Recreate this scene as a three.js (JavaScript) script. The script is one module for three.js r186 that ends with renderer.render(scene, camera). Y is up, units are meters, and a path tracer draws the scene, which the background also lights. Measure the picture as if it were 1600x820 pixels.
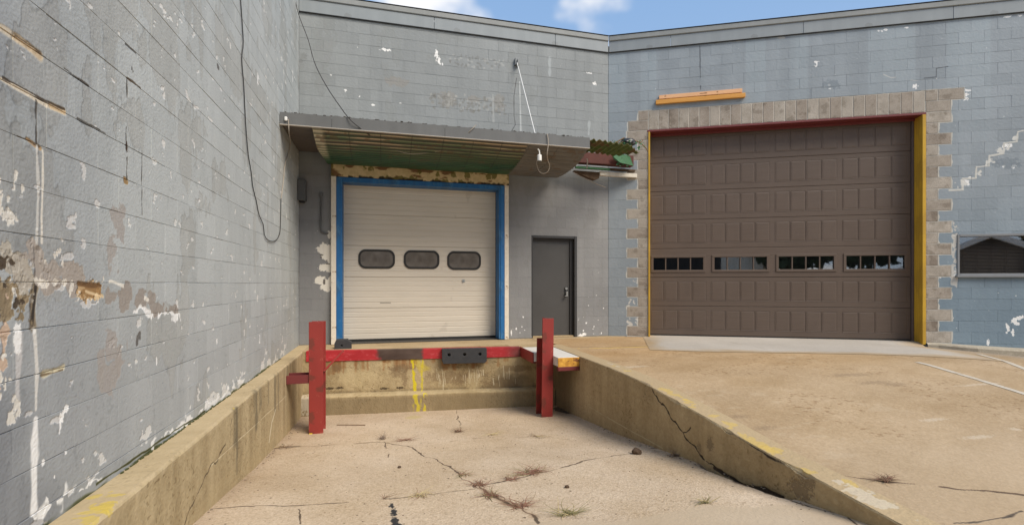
import * as THREE from 'three';
import { mergeGeometries } from 'three/addons/utils/BufferGeometryUtils.js';

// ---------------------------------------------------------------- camera, sky, sun, exposure
const F = 752.22, YH = 443.13, YAW = 0.25805, EYE = 1.10, CX = 1.4895, CZ = 9.2755;   // lens in photo pixels, eye above the dock
const W = 6.0385, TH = 0.4676, CT = Math.cos(TH), ST = Math.sin(TH);                  // back wall length, turn of the garage wall
const scene = new THREE.Scene();
const camera = new THREE.PerspectiveCamera(2 * Math.atan(YH / F) * 180 / Math.PI, 1600 / (2 * YH), 0.05, 600);
camera.position.set(CX, EYE, CZ);
camera.rotation.set(0, -YAW, 0);
camera.setViewOffset(1600, 2 * YH, 0, 0, 1600, 820);
const renderer = new THREE.WebGLRenderer({ antialias: true });
renderer.setSize(1024, 524);
renderer.toneMapping = THREE.LinearToneMapping;
renderer.toneMappingExposure = 1.28;
renderer.shadowMap.enabled = true;

// lattice noise from a fixed table
let seed = 20731;
const rnd = () => { seed = (seed * 1664525 + 1013904223) >>> 0; return seed / 4294967296; };
const rr = (a, b) => a + (b - a) * rnd();
const TB = new Float32Array(65536); for (let i = 0; i < 65536; i++) TB[i] = rnd();
function vn(x, y, s) {
  const xi = Math.floor(x), yi = Math.floor(y); let fx = x - xi, fy = y - yi;
  fx = fx * fx * (3 - 2 * fx); fy = fy * fy * (3 - 2 * fy);
  const a = (xi + s * 37) & 255, b = (a + 1) & 255, c = ((yi + s * 91) & 255) << 8, d = ((yi + s * 91 + 1) & 255) << 8;
  const p = TB[a | c], q = TB[b | c], r = TB[a | d], t = TB[b | d];
  return p + (q - p) * fx + (r - p + (p - q - r + t) * fx) * fy;
}
function fbm(x, y, s, o = 4) { let v = 0, a = 0.5, n = 0; for (let i = 0; i < o; i++) { v += a * vn(x, y, s + i); n += a; a *= 0.5; x = x * 2.03 + 5.1; y = y * 2.03 + 1.7; } return v / n; }
const cl = (x, a = 0, b = 1) => x < a ? a : x > b ? b : x;
const ss = (a, b, x) => { x = cl((x - a) / (b - a)); return x * x * (3 - 2 * x); };
const mix = (a, b, t) => a + (b - a) * t;

// sky: blue air with drifting white cumulus
{
  const w = 1536, h = 768, d = new Float32Array(w * h * 4);
  for (let j = 0; j < h; j++) {
    const el = (j + 0.5) / h * Math.PI - Math.PI / 2, y = Math.sin(el), r = Math.cos(el);
    for (let i = 0; i < w; i++) {
      const az = ((i + 0.5) / w - 0.5) * 2 * Math.PI, dx = Math.cos(az) * r, dz = Math.sin(az) * r, k = (j * w + i) * 4;
      const t = Math.pow(cl(y), 0.55), hz = Math.exp(-Math.max(0, y) * 3.6);
      let R = mix(0.27, 0.13, t) + 0.26 * hz, G = mix(0.42, 0.28, t) + 0.20 * hz, B = mix(0.64, 0.55, t) + 0.07 * hz;
      const q = 1.5 / (Math.max(y, 0) + 0.22), px = dx * q, pz = dz * q;
      let c = fbm(px * 1.6 + 137.1095, pz * 1.6 + 196.3425, 3, 6) - 0.02 + 0.16 * (fbm(px * 0.4 + 1, pz * 0.4 + 5, 9, 2) - 0.5);
      c = ss(0.53, 0.67, c);
      const lum = 0.80 + 0.25 * (fbm(px * 2.2, pz * 2.2, 15, 3) - 0.5);
      R = mix(R, lum, c * 0.95); G = mix(G, lum * 1.0, c * 0.95); B = mix(B, lum * 1.02, c * 0.95);
      if (y < 0) { const g = ss(0, -0.12, y); R = mix(R, 0.22, g); G = mix(G, 0.2, g); B = mix(B, 0.17, g); }
      d[k] = R; d[k + 1] = G; d[k + 2] = B; d[k + 3] = 1;
    }
  }
  const sky = new THREE.DataTexture(d, w, h, THREE.RGBAFormat, THREE.FloatType);
  sky.mapping = THREE.EquirectangularReflectionMapping; sky.magFilter = THREE.LinearFilter; sky.minFilter = THREE.LinearFilter; sky.needsUpdate = true;
  scene.background = sky; scene.environment = sky;
}
const sun = new THREE.DirectionalLight(new THREE.Color(1.0, 0.91, 0.78), 3.3);
sun.position.set(21, 34, 28); sun.target.position.set(3, 0, 2);
sun.castShadow = true; sun.shadow.radius = 60; sun.shadow.mapSize.set(2048, 2048);
Object.assign(sun.shadow.camera, { left: -18, right: 18, top: 18, bottom: -18, near: 1, far: 90 });
scene.add(sun, sun.target);

// ---------------------------------------------------------------- where a photo pixel meets the surfaces of the place
const CY = Math.cos(YAW), SY = Math.sin(YAW);
function ray(u, v) { const a = (u - 800) / F, b = (YH - v) / F; return [a * CY + SY, b, a * SY - CY]; }
const onBack = (u, v, z = 0) => { const d = ray(u, v), t = (z - CZ) / d[2]; return [CX + t * d[0], EYE + t * d[1]]; };
const onLeft = (u, v, x = 0) => { const d = ray(u, v), t = (x - CX) / d[0]; return [CZ + t * d[2], EYE + t * d[1]]; };
const onRight = (u, v, off = 0) => {
  const d = ray(u, v), nx = -ST, nz = CT, px = W + nx * off, pz = nz * off;
  const t = ((px - CX) * nx + (pz - CZ) * nz) / (d[0] * nx + d[2] * nz);
  return [(CX + t * d[0] - W) * CT + (CZ + t * d[2]) * ST, EYE + t * d[1]];
};
const onY = (u, v, y = 0) => { const d = ray(u, v), t = (y - EYE) / d[1]; return [CX + t * d[0], CZ + t * d[2]]; };
const lerpT = (T, x) => { if (x <= T[0][0]) return T[0][1]; for (let i = 1; i < T.length; i++) if (x <= T[i][0]) return mix(T[i - 1][1], T[i][1], (x - T[i - 1][0]) / (T[i][0] - T[i - 1][0])); return T[T.length - 1][1]; };
const FLOOR = [[0.5, -1.02], [1.25, -1.0], [2.2, -0.95], [3.84, -0.79], [4.87, -0.645], [5.53, -0.56], [6.39, -0.45], [7.05, -0.355], [7.4, -0.31], [9, -0.30]];
const TOP = [[3.6, 0], [4.3, -0.022], [5.44, -0.125], [6.2, -0.205], [6.7, -0.235], [7.4, -0.29], [9, -0.3]];
const floorY = (x, z) => lerpT(FLOOR, z) + 0.012 * (fbm(x * 1.3, z * 1.3, 60, 2) - 0.5);
const apronY = (x, z) => lerpT(TOP, z) - (x < 9.5 ? 0 : x < 13 ? 0.023 * (x - 9.5) ** 2 : 0.28175 + 0.161 * (x - 13)) + 0.01 * (fbm(x * 0.8, z * 0.8, 61, 2) - 0.5) * ss(0, 3, z);
function onFn(u, v, fn) { let p = onY(u, v, -0.2); for (let i = 0; i < 12; i++) p = onY(u, v, fn(p[0], p[1])); return p; }
const onFloor = (u, v) => onFn(u, v, floorY), onApron = (u, v) => onFn(u, v, apronY);
function proj(p) { const dx = p[0] - CX, dn = CZ - p[2], a = dx * CY - dn * SY, q = dx * SY + dn * CY; return [800 + F * a / q, YH - F * (p[1] - EYE) / q, q]; }

// ---------------------------------------------------------------- scene helpers
const used = {};
function numbered(n) { const k = used[n] = (used[n] ?? -1) + 1; return k ? `${n}_${String(k).padStart(3, '0')}` : n; }
function tag(o, label, category, group) { o.userData.label = label; if (category) o.userData.category = category; if (group) o.userData.group = group; return o; }
function thing(name, label, category, p = [0, 0, 0], turn = 0, group) { const o = new THREE.Group(); o.name = numbered(name); o.position.set(...p); o.rotation.y = turn; scene.add(o); return tag(o, label, category, group); }
const onWall = s => [W + s * CT, 0, s * ST];      // base point on the garage wall
function part(name, geo, mat, parent, label) {
  const m = new THREE.Mesh(Array.isArray(geo) ? mergeGeometries(geo.map(g => g.index ? g.toNonIndexed() : g)) : geo, mat); m.castShadow = m.receiveShadow = true; m.name = parent === scene ? numbered(name) : name; parent.add(m);
  if (label) m.userData.label = label; return m;
}
function struct(name, geo, mat) { const m = part(name, geo, mat, scene); m.userData.kind = 'structure'; return m; }
class MB {
  constructor() { this.p = []; this.u = []; }
  quad(a, b, c, d, out, ua, ub, uc, ud) {
    const n = [(b[1] - a[1]) * (c[2] - a[2]) - (b[2] - a[2]) * (c[1] - a[1]), (b[2] - a[2]) * (c[0] - a[0]) - (b[0] - a[0]) * (c[2] - a[2]), (b[0] - a[0]) * (c[1] - a[1]) - (b[1] - a[1]) * (c[0] - a[0])];
    if (out && n[0] * out[0] + n[1] * out[1] + n[2] * out[2] < 0) { [b, d] = [d, b]; [ub, ud] = [ud, ub]; }
    this.p.push(...a, ...b, ...c, ...a, ...c, ...d); this.u.push(...ua, ...ub, ...uc, ...ua, ...uc, ...ud);
  }
  tri(a, b, c) { this.p.push(...a, ...b, ...c); this.u.push(0, 0, 1, 0, 0, 1); }
  geo() { const g = new THREE.BufferGeometry(); g.setAttribute('position', new THREE.Float32BufferAttribute(this.p, 3)); g.setAttribute('uv', new THREE.Float32BufferAttribute(this.u, 2)); g.computeVertexNormals(); return g; }
}
function cbox(x0, x1, y0, y1, z0, z1, b = 0.004) {   // chamfered box, uv in metres
  b = Math.min(b, (x1 - x0) * 0.3, (y1 - y0) * 0.3, (z1 - z0) * 0.3);
  const m = new MB(), c = [(x0 + x1) / 2, (y0 + y1) / 2, (z0 + z1) / 2], h = [(x1 - x0) / 2, (y1 - y0) / 2, (z1 - z0) / 2];
  const uv = (p, ax) => ax === 0 ? [p[2], p[1]] : ax === 1 ? [p[0], p[2]] : [p[0], p[1]];
  const P = (s, ax) => c.map((v, i) => v + s[i] * (h[i] - (i === ax ? 0 : b)));
  for (let ax = 0; ax < 3; ax++) for (const sg of [-1, 1]) {
    const o = [0, 0, 0]; o[ax] = sg; const i = (ax + 1) % 3, j = (ax + 2) % 3;
    const q = [[-1, -1], [1, -1], [1, 1], [-1, 1]].map(([a, d]) => { const s = [0, 0, 0]; s[ax] = sg; s[i] = a; s[j] = d; return P(s, ax); });
    m.quad(...q, o, ...q.map(p => uv(p, ax)));
  }
  for (let ax = 0; ax < 3; ax++) for (const sa of [-1, 1]) for (const sb of [-1, 1]) {
    const i = (ax + 1) % 3, j = (ax + 2) % 3, S = k => { const s = [0, 0, 0]; s[i] = sa; s[j] = sb; s[ax] = k; return s; };
    const q = [P(S(-1), i), P(S(1), i), P(S(1), j), P(S(-1), j)], o = [0, 0, 0]; o[i] = sa; o[j] = sb;
    m.quad(...q, o, ...q.map(p => uv(p, i)));
  }
  for (const a of [-1, 1]) for (const d of [-1, 1]) for (const e of [-1, 1]) { const s = [a, d, e], q = [P(s, 0), P(s, 1), P(s, 2)]; m.quad(q[0], q[1], q[2], q[2], s, ...[q[0], q[1], q[2], q[2]].map(p => uv(p, 0))); }
  return m.geo();
}
function tube(pts, r, seg = 6, n = 0) { return new THREE.TubeGeometry(new THREE.CatmullRomCurve3(pts.map(p => new THREE.Vector3(...p))), n || pts.length * 6, r, seg); }
function cyl(r0, r1, h, x, y, z, ax = 'y', seg = 16) { const g = new THREE.CylinderGeometry(r0, r1, h, seg); if (ax === 'x') g.rotateZ(Math.PI / 2); if (ax === 'z') g.rotateX(Math.PI / 2); g.translate(x, y, z); return g; }

// ---------------------------------------------------------------- painted surfaces, laid out in metres on the surface
class Skin {
  constructor(w, h, U0, U1, V0, V1) { Object.assign(this, { w, h, U0, U1, V0, V1 }); this.c = new Float32Array(w * h * 3); this.b = new Float32Array(w * h).fill(0.5); }
  fill(fn) { const o = [0, 0, 0, 0.5]; for (let j = 0; j < this.h; j++) for (let i = 0; i < this.w; i++) { const k = j * this.w + i; fn(mix(this.U0, this.U1, (i + 0.5) / this.w), mix(this.V0, this.V1, (j + 0.5) / this.h), o); this.c[k * 3] = o[0]; this.c[k * 3 + 1] = o[1]; this.c[k * 3 + 2] = o[2]; this.b[k] = o[3]; } return this; }
  area(u0, u1, v0, v1, fn) {
    const su = this.w / (this.U1 - this.U0), sv = this.h / (this.V1 - this.V0);
    const i0 = Math.max(0, Math.floor((u0 - this.U0) * su)), i1 = Math.min(this.w - 1, Math.ceil((u1 - this.U0) * su)), j0 = Math.max(0, Math.floor((v0 - this.V0) * sv)), j1 = Math.min(this.h - 1, Math.ceil((v1 - this.V0) * sv));
    for (let j = j0; j <= j1; j++) for (let i = i0; i <= i1; i++) fn(this.U0 + (i + 0.5) / su, this.V0 + (j + 0.5) / sv, j * this.w + i);
  }
  put(k, col, a, dh = 0) { a = cl(a); const k3 = k * 3; this.c[k3] = mix(this.c[k3], col[0], a); this.c[k3 + 1] = mix(this.c[k3 + 1], col[1], a); this.c[k3 + 2] = mix(this.c[k3 + 2], col[2], a); this.b[k] += dh * a; }
  blob(u, v, ru, rv, col, { a = 1, rough = 0.5, fq = 5, soft = 0.08, dh = 0, s = 30 } = {}) {   // patch with a ragged edge
    const m = Math.max(ru, rv);
    this.area(u - ru * 1.7, u + ru * 1.7, v - rv * 1.7, v + rv * 1.7, (x, y, k) => {
      const d = Math.hypot((x - u) / ru, (y - v) / rv) + rough * (1.6 * (fbm(x * fq / m + u * 7, y * fq / m + v * 3, s, 4) - 0.5) + 0.55 * (fbm(x * fq * 4.1 / m, y * fq * 4.1 / m, s + 2, 3) - 0.5));
      const t = 1 - ss(1 - soft, 1 + soft, d); if (t > 0) this.put(k, col, t * a, dh);
    });
  }
  flakes(u, v, ru, rv, col, { a = 1, thr = 0.6, fq = 15, dh = -0.1, s = 70, pull = 0.24 } = {}) {   // many small ragged scraps thinning outwards
    this.area(u - ru * 1.6, u + ru * 1.6, v - rv * 1.6, v + rv * 1.6, (x, y, k) => {
      const d = Math.hypot((x - u) / ru, (y - v) / rv); if (d > 1.6) return;
      const q = fbm(x * fq + u * 3, y * fq * 0.8 + v * 5, s, 5) + pull * (1 - d), t = ss(thr, thr + 0.025, q); if (t > 0) this.put(k, col, t * a, dh);
    });
  }
  stroke(pts, wd, col, { a = 1, jit = 0, fq = 6, soft = 0.4, dh = 0, s = 40, gap = 0, wv = 0.5 } = {}) {   // crack, drip or caulk line
    for (let i = 1; i < pts.length; i++) {
      const [x0, y0] = pts[i - 1], [x1, y1] = pts[i], L2 = (x1 - x0) ** 2 + (y1 - y0) ** 2 || 1e-9, e = wd * 2 + jit * 2;
      this.area(Math.min(x0, x1) - e, Math.max(x0, x1) + e, Math.min(y0, y1) - e, Math.max(y0, y1) + e, (x, y, k) => {
        const jx = jit * 2 * (fbm(x * fq, y * fq, s, 3) - 0.5), jy = jit * 2 * (fbm(x * fq, y * fq, s + 5, 3) - 0.5);
        const px = x + jx - x0, py = y + jy - y0, t = cl((px * (x1 - x0) + py * (y1 - y0)) / L2);
        const ww = wd * 0.5 * (1 - wv + 2 * wv * vn(x * fq * 1.7, y * fq * 1.7, s + 9)), d = Math.hypot(px - t * (x1 - x0), py - t * (y1 - y0));
        let q = 1 - ss(ww * (1 - soft), ww * (1 + soft), d); if (gap && vn(x * fq * 0.8, y * fq * 0.8, s + 12) < gap) q = 0;
        if (q > 0) this.put(k, col, q * a, dh);
      });
    }
  }
  tex() {
    const n = this.w * this.h, c = new Uint8Array(n * 4), b = new Uint8Array(n * 4);
    for (let k = 0; k < n; k++) { for (let i = 0; i < 3; i++) c[k * 4 + i] = cl(this.c[k * 3 + i], 0, 255); c[k * 4 + 3] = 255; b[k * 4] = b[k * 4 + 1] = b[k * 4 + 2] = cl(this.b[k] * 255, 0, 255); b[k * 4 + 3] = 255; }
    const mk = (d, cs) => { const t = new THREE.DataTexture(d, this.w, this.h, THREE.RGBAFormat); t.magFilter = THREE.LinearFilter; t.minFilter = THREE.LinearMipmapLinearFilter; t.generateMipmaps = true; t.colorSpace = cs; t.needsUpdate = true; return t; };
    return [mk(c, THREE.SRGBColorSpace), mk(b, THREE.NoColorSpace)];
  }
  mat(rough, bump, extra = {}) { const [map, bumpMap] = this.tex(); this.c = this.b = null; return new THREE.MeshStandardMaterial({ map, bumpMap, bumpScale: bump, roughness: rough, ...extra }); }
  uv(u, v) { return [(u - this.U0) / (this.U1 - this.U0), (v - this.V0) / (this.V1 - this.V0)]; }
}
// repeating small textures (one metre square unless given)
function tile(n, fn, rep = 1) {
  const s = new Skin(n, n, 0, 1, 0, 1).fill(fn), [a, b] = s.tex();
  for (const t of [a, b]) { t.wrapS = t.wrapT = THREE.RepeatWrapping; t.repeat.set(rep, rep); }
  return [a, b];
}
// seamless noise for tiles: fade between shifted copies
const sn = (u, v, f, s, o = 3, fv = f) => { const w = ss(0, 1, u), z = ss(0, 1, v); const g = (a, b) => fbm((u - a) * f + 50, (v - b) * fv + 50, s, o); return mix(mix(g(0, 0), g(1, 0), w), mix(g(0, 1), g(1, 1), w), z); };

const CREAM = [226, 221, 210], WHITE = [232, 231, 228], TAN = [190, 170, 140];
// ---- paint of the long left wall: u = distance from the corner, v = height
const skinL = new Skin(2048, 1664, -0.05, 7.75, -0.15, 6.9);
skinL.fill((u, v, o) => {
  const big = fbm(u * 0.7, v * 0.7, 1, 3), low = ss(1.6, 0.2, v);
  let r = 177 + 12 * (big - 0.5), g = 181 + 12 * (big - 0.5), b = 180 + 12 * (big - 0.5);
  r -= 9 * low; g -= 10 * low; b -= 9 * low;
  const st = fbm(u * 9, v * 0.8, 5, 3); const k = (st - 0.5) * 12; r += k; g += k; b += k;                       // rain streaks
  let h = 0.5 + 0.09 * (vn(u * 110, v * 110, 7) - 0.5) + 0.05 * (fbm(u * 45, v * 60, 8, 3) - 0.5);
  const old = fbm(u * 2.4, v * 1.5, 11, 6) + 0.24 * (fbm(u * 11, v * 0.9, 13, 3) - 0.5) + 0.05 * ss(1.5, 4, v) - 0.07 * ss(5.2, 2.5, u) * ss(2.4, 1, v);  // older coat where the top coat has gone
  const m = ss(0.588, 0.600, old); r = mix(r, 164 + k, m * 0.5); g = mix(g, 164 + k, m * 0.5); b = mix(b, 159 + k, m * 0.5); h -= 0.07 * m;
  const edge = ss(0.584, 0.592, old) * (1 - ss(0.6, 0.606, old)); r -= 10 * edge; g -= 10 * edge; b -= 10 * edge;
  const sc = fbm(u * 30, v * 22, 17, 3); if (sc > 0.72) { const a = ss(0.72, 0.75, sc) * 0.35; r -= 26 * a; g -= 26 * a; b -= 26 * a; }
  const wf = vn(u * 52, v * 36, 19) * 0.55 + vn(u * 130, v * 90, 21) * 0.45, near = 0.02 * ss(5.2, 7.2, u) * ss(2.2, 0.8, v);
  if (wf > 0.968 - near) { const a = ss(0.968 - near, 0.974 - near, wf); r = mix(r, 225, a); g = mix(g, 221, a); b = mix(b, 213, a); h -= 0.12 * a; }
  const bl = fbm(u * 9, v * 13, 23, 5) + 0.30 * ss(0.30, -0.05, v) * ss(0.8, 1.9, u) * ss(0.38, 0.52, fbm(u * 1.6, 3, 24, 2)) - 0.07;                         // white flaking along the foot
  if (bl > 0.68) { const a = ss(0.68, 0.7, bl); r = mix(r, 216, a * 0.9); g = mix(g, 214, a * 0.9); b = mix(b, 209, a * 0.9); h -= 0.15 * a; }
  const ms = ss(0.02, 0.0, v + 0.03 * (fbm(u * 9, 1, 27, 2) - 0.5)) * ss(1.6, 2.6, u) * ss(0.3, 0.5, fbm(u * 3, 4, 28, 2)); r = mix(r, 62, ms); g = mix(g, 66, ms); b = mix(b, 24, ms);
  const gr = ss(5.6, 7.1, u) * ss(3.4, 1.9, v) * fbm(u * 3, v * 2, 29, 3); r -= 54 * gr; g -= 54 * gr; b -= 48 * gr;  // grimier near end
  const n = Math.floor((v - 0.091) / 0.2032), bt = 9 * (TB[(Math.floor((u - 0.12 - (n & 1 ? 0.2032 : 0)) / 0.4064) * 97 + n * 1013 + 40000) & 65535] - 0.5); o[0] = r + bt; o[1] = g + bt; o[2] = b + bt; o[3] = h;
});
{
  const L = (u, v) => onLeft(u, v), P = a => a.map(([x, y]) => L(x, y));
  const deep = { dh: -0.3, jit: 0.008, a: 0.8, wv: 0.9, fq: 12 };
  // open joints and broken mortar
  skinL.stroke(P([[0, 44], [22, 58], [30, 62]]), 0.03, [196, 184, 164], { jit: 0.01, dh: -0.1 });
  skinL.stroke(P([[24, 60], [44, 74], [62, 87]]), 0.034, TAN, { jit: 0.012, dh: -0.25, wv: 0.8 }); skinL.stroke(P([[22, 56], [44, 70], [63, 83]]), 0.010, [70, 56, 42], deep);
  skinL.stroke(P([[0, 122], [40, 144], [70, 162], [100, 177]]), 0.018, [206, 194, 174], { jit: 0.01, dh: -0.1 }); skinL.stroke(P([[78, 164], [100, 176]]), 0.026, [196, 172, 136], { jit: 0.012, dh: -0.2 }); skinL.stroke(P([[4, 122], [50, 147], [100, 173]]), 0.008, [66, 54, 42], deep);
  skinL.stroke(P([[42, 218], [62, 231]]), 0.026, [168, 138, 100], { jit: 0.015, dh: -0.25 }); skinL.stroke(P([[26, 212], [60, 228]]), 0.008, [80, 66, 50], deep);
  skinL.stroke(P([[119, 185], [168, 212]]), 0.009, [72, 70, 66], deep); skinL.stroke(P([[100, 108], [122, 124], [138, 134]]), 0.009, [58, 54, 50], deep); skinL.stroke(P([[195, 68], [212, 84]]), 0.009, [58, 54, 50], deep); skinL.stroke(P([[198, 122], [218, 138]]), 0.012, [78, 62, 44], deep);
  skinL.stroke(P([[197, 122], [197, 210], [197, 232], [197, 280]]), 0.010, [72, 66, 58], { ...deep, gap: 0.25 }); skinL.stroke(P([[56, 158], [56, 222]]), 0.010, [70, 64, 56], { ...deep, gap: 0.3 }); skinL.stroke(P([[221, 240], [221, 335]]), 0.008, [88, 84, 78], { ...deep, gap: 0.2 });
  skinL.blob(...L(197, 230), 0.012, 0.03, [60, 44, 30], { dh: -0.3 }); skinL.flakes(...L(196, 283), 0.03, 0.025, [150, 122, 82], { dh: -0.2 });
  // the long vertical crack near the front with its white caulk
  skinL.stroke(P([[57, 228], [60, 300], [57, 360], [56, 400]]), 0.018, [202, 199, 192], { jit: 0.008, dh: 0.15, a: 0.85 }); skinL.stroke(P([[66, 235], [66, 300], [64, 340], [64, 380]]), 0.014, [214, 208, 196], { jit: 0.01, gap: 0.3 });
  skinL.stroke(P([[57, 395], [60, 425], [54, 450], [52, 475], [50, 508]]), 0.036, [122, 108, 88], { jit: 0.03, dh: -0.3, wv: 0.9 }); skinL.stroke(P([[56, 398], [55, 440], [53, 470], [49, 506]]), 0.016, [48, 42, 36], { jit: 0.01, dh: -0.35 });
  skinL.stroke(P([[52, 515], [55, 560], [57, 590], [55, 640]]), 0.018, [208, 205, 198], { jit: 0.006 }); skinL.stroke(P([[27, 520], [27, 600], [25, 640]]), 0.035, [186, 184, 182], { jit: 0.008 }); skinL.blob(...L(26, 528), 0.022, 0.07, WHITE);
  skinL.stroke(P([[55, 655], [52, 690], [54, 720], [53, 760], [51, 800]]), 0.034, WHITE, { jit: 0.006 }); skinL.stroke(P([[54, 715], [53, 795]]), 0.05, WHITE, { jit: 0.008 });
  // peeled and broken patches near the front edge
  for (const [x, y, a, b, c] of [[6, 312, .07, .09, CREAM], [10, 350, .05, .05, CREAM], [8, 395, .05, .08, [190, 182, 168]], [14, 425, .16, .1, [176, 168, 154]], [12, 452, .07, .07, CREAM], [8, 470, .1, .09, [150, 132, 104]], [16, 490, .09, .07, [140, 124, 98]], [2, 545, .04, .14, [206, 180, 158]], [4, 590, .06, .07, CREAM], [8, 640, .05, .06, CREAM], [40, 425, .12, .07, [184, 176, 162]]]) skinL.flakes(...L(x, y), a * 1.1, b * 1.1, c.map(q => q * 0.93), { dh: -0.14, thr: 0.605, fq: 19 });
  for (const [x, y, a, b] of [[10, 448, .03, .02], [22, 412, .03, .03], [3, 414, .03, .03], [24, 468, .035, .035], [35, 458, .02, .02], [18, 452, .02, .025]]) skinL.flakes(...L(x, y), a, b, [74, 62, 48], { dh: -0.35, fq: 22, thr: 0.58 });
  // the torn band at eye level
  for (const [x, y, a, b] of [[80, 405, .12, .09], [90, 420, .14, .07], [110, 432, .14, .06], [80, 440, .16, .05]]) skinL.flakes(...L(x, y), a * 1.1, b * 1.1, [160, 151, 142], { dh: -0.06, fq: 9, thr: 0.56 });
  for (const [x, y, a, b] of [[75, 408, .03, .03], [95, 414, .02, .06], [84, 398, .02, .02], [150, 438, .06, .025], [112, 450, .03, .05], [122, 456, .03, .06], [100, 440, .05, .012], [86, 440, .05, .012], [70, 440, .06, .014]]) skinL.flakes(...L(x, y), a * 1.4, b * 1.4, [214, 207, 195], { dh: -0.1, fq: 27, thr: 0.62 });
  skinL.blob(...L(139, 455), 0.1, 0.048, [186, 156, 116], { rough: 0.9, dh: -0.35 }); skinL.flakes(...L(139, 455), 0.1, 0.05, [206, 184, 148], { fq: 24, thr: 0.6 }); skinL.flakes(...L(140, 452), 0.1, 0.04, [150, 116, 74], { fq: 18, thr: 0.64, s: 90 }); skinL.stroke(P([[122, 444], [157, 446]]), 0.02, [110, 80, 48], { dh: -0.3, jit: .01 }); skinL.stroke(P([[134, 455], [157, 462]]), 0.012, [212, 186, 146], { jit: 0.01 });
  for (const [x, y, a, b] of [[185, 462, .12, .05], [215, 470, .14, .05], [245, 480, .12, .05], [275, 485, .1, .03]]) skinL.flakes(...L(x, y), a * 1.2, b * 1.2, [152, 144, 136], { dh: -0.06, fq: 10, thr: 0.57 });
  skinL.stroke(P([[205, 482], [220, 486], [240, 492], [262, 494], [280, 495]]), 0.024, WHITE, { jit: 0.05, gap: 0.3, dh: -0.1, fq: 16, wv: 1 }); skinL.stroke(P([[170, 440], [200, 449], [230, 470]]), 0.02, CREAM, { jit: 0.03, gap: 0.5 });
  // brown bare patches, flakes and seams lower down
  for (const [x, y, a, b] of [[176, 340, .1, .12], [170, 382, .1, .1], [176, 548, .09, .1], [172, 590, .1, .12]]) skinL.flakes(...L(x, y), a * 1.1, b * 1.2, [160, 153, 147], { a: 0.8, dh: -0.05, fq: 9, thr: 0.585, pull: 0.22 });
  skinL.stroke(P([[68, 586], [84, 578], [99, 572]]), 0.03, [196, 186, 158], { jit: 0.012, dh: -0.2 }); skinL.stroke(P([[64, 588], [98, 576]]), 0.01, [120, 104, 80], { jit: 0.01 });
  for (const [x, y, a, b] of [[205, 524, .012, .03], [403, 122, .05, .07], [405, 530, .03, .06], [244, 563, .012, .04], [338, 534, .02, .03], [443, 512, .02, .03], [103, 640, .03, .025], [97, 648, .012, .04], [102, 706, .02, .03], [92, 660, .01, .05], [66, 722, .012, .02], [84, 745, .012, .02], [303, 100, .02, .03], [457, 120, .03, .1], [447, 338, .02, .06]]) skinL.flakes(...L(x, y), a, b, WHITE, { fq: 26, thr: 0.58, pull: 0.35 });
  for (const [x, y] of [[215, 528], [340, 105], [207, 120]]) skinL.flakes(...L(x, y), 0.03, 0.04, [104, 102, 99], { fq: 26 });
  skinL.stroke(P([[40, 815], [70, 790], [120, 765], [150, 752]]), 0.045, WHITE, { jit: 0.07, gap: 0.4, fq: 12, wv: 1 }); skinL.stroke(P([[235, 695], [280, 662], [330, 628], [380, 590]]), 0.06, WHITE, { jit: 0.07, gap: 0.35, fq: 14, wv: 1 });
  skinL.stroke(P([[150, 756], [200, 722], [250, 688], [330, 636]]), 0.012, [66, 66, 30], { jit: 0.012, gap: 0.3 });
}
const matL = skinL.mat(0.72, 0.016);
// ---- paint of the back wall
const skinB = new Skin(1280, 1280, -0.05, 6.15, -0.2, 6.05);
skinB.fill((u, v, o) => {
  const big = fbm(u * 0.8, v * 0.8, 2, 3), st = fbm(u * 7, v * 0.7, 4, 3), k = (st - 0.5) * 13;
  let r = 138 + 12 * (big - 0.5) + k, g = 142 + 12 * (big - 0.5) + k, b = 143 + 12 * (big - 0.5) + k, h = 0.5 + 0.25 * (fbm(u * 35, v * 35, 6, 3) - 0.5);
  const old = fbm(u * 2.5, v * 1.6, 14, 5), m = ss(0.66, 0.675, old) * 0.4; r = mix(r, 131, m); g = mix(g, 134, m); b = mix(b, 133, m);
  const low = ss(3.3, 3.0, v); r = mix(r, r * 0.95, low); g = mix(g, g * 0.92, low); b = mix(b, b * 0.91, low);                      // a little darker and warmer below canopy height
  const wf = vn(u * 22, v * 18, 19) * 0.65 + vn(u * 60, v * 60, 21) * 0.35; if (wf > 0.94) { const a = ss(0.94, 0.95, wf); r = mix(r, 220, a); g = mix(g, 218, a); b = mix(b, 212, a); }
  const n = Math.floor((v - 0.0106) / 0.2032), bt = 6 * (TB[(Math.floor((u - 0.002 - (n & 1 ? 0.2032 : 0)) / 0.4064) * 97 + n * 1013 + 40000) & 65535] - 0.5); o[0] = r + bt; o[1] = g + bt; o[2] = b + bt; o[3] = h;
});
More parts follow.
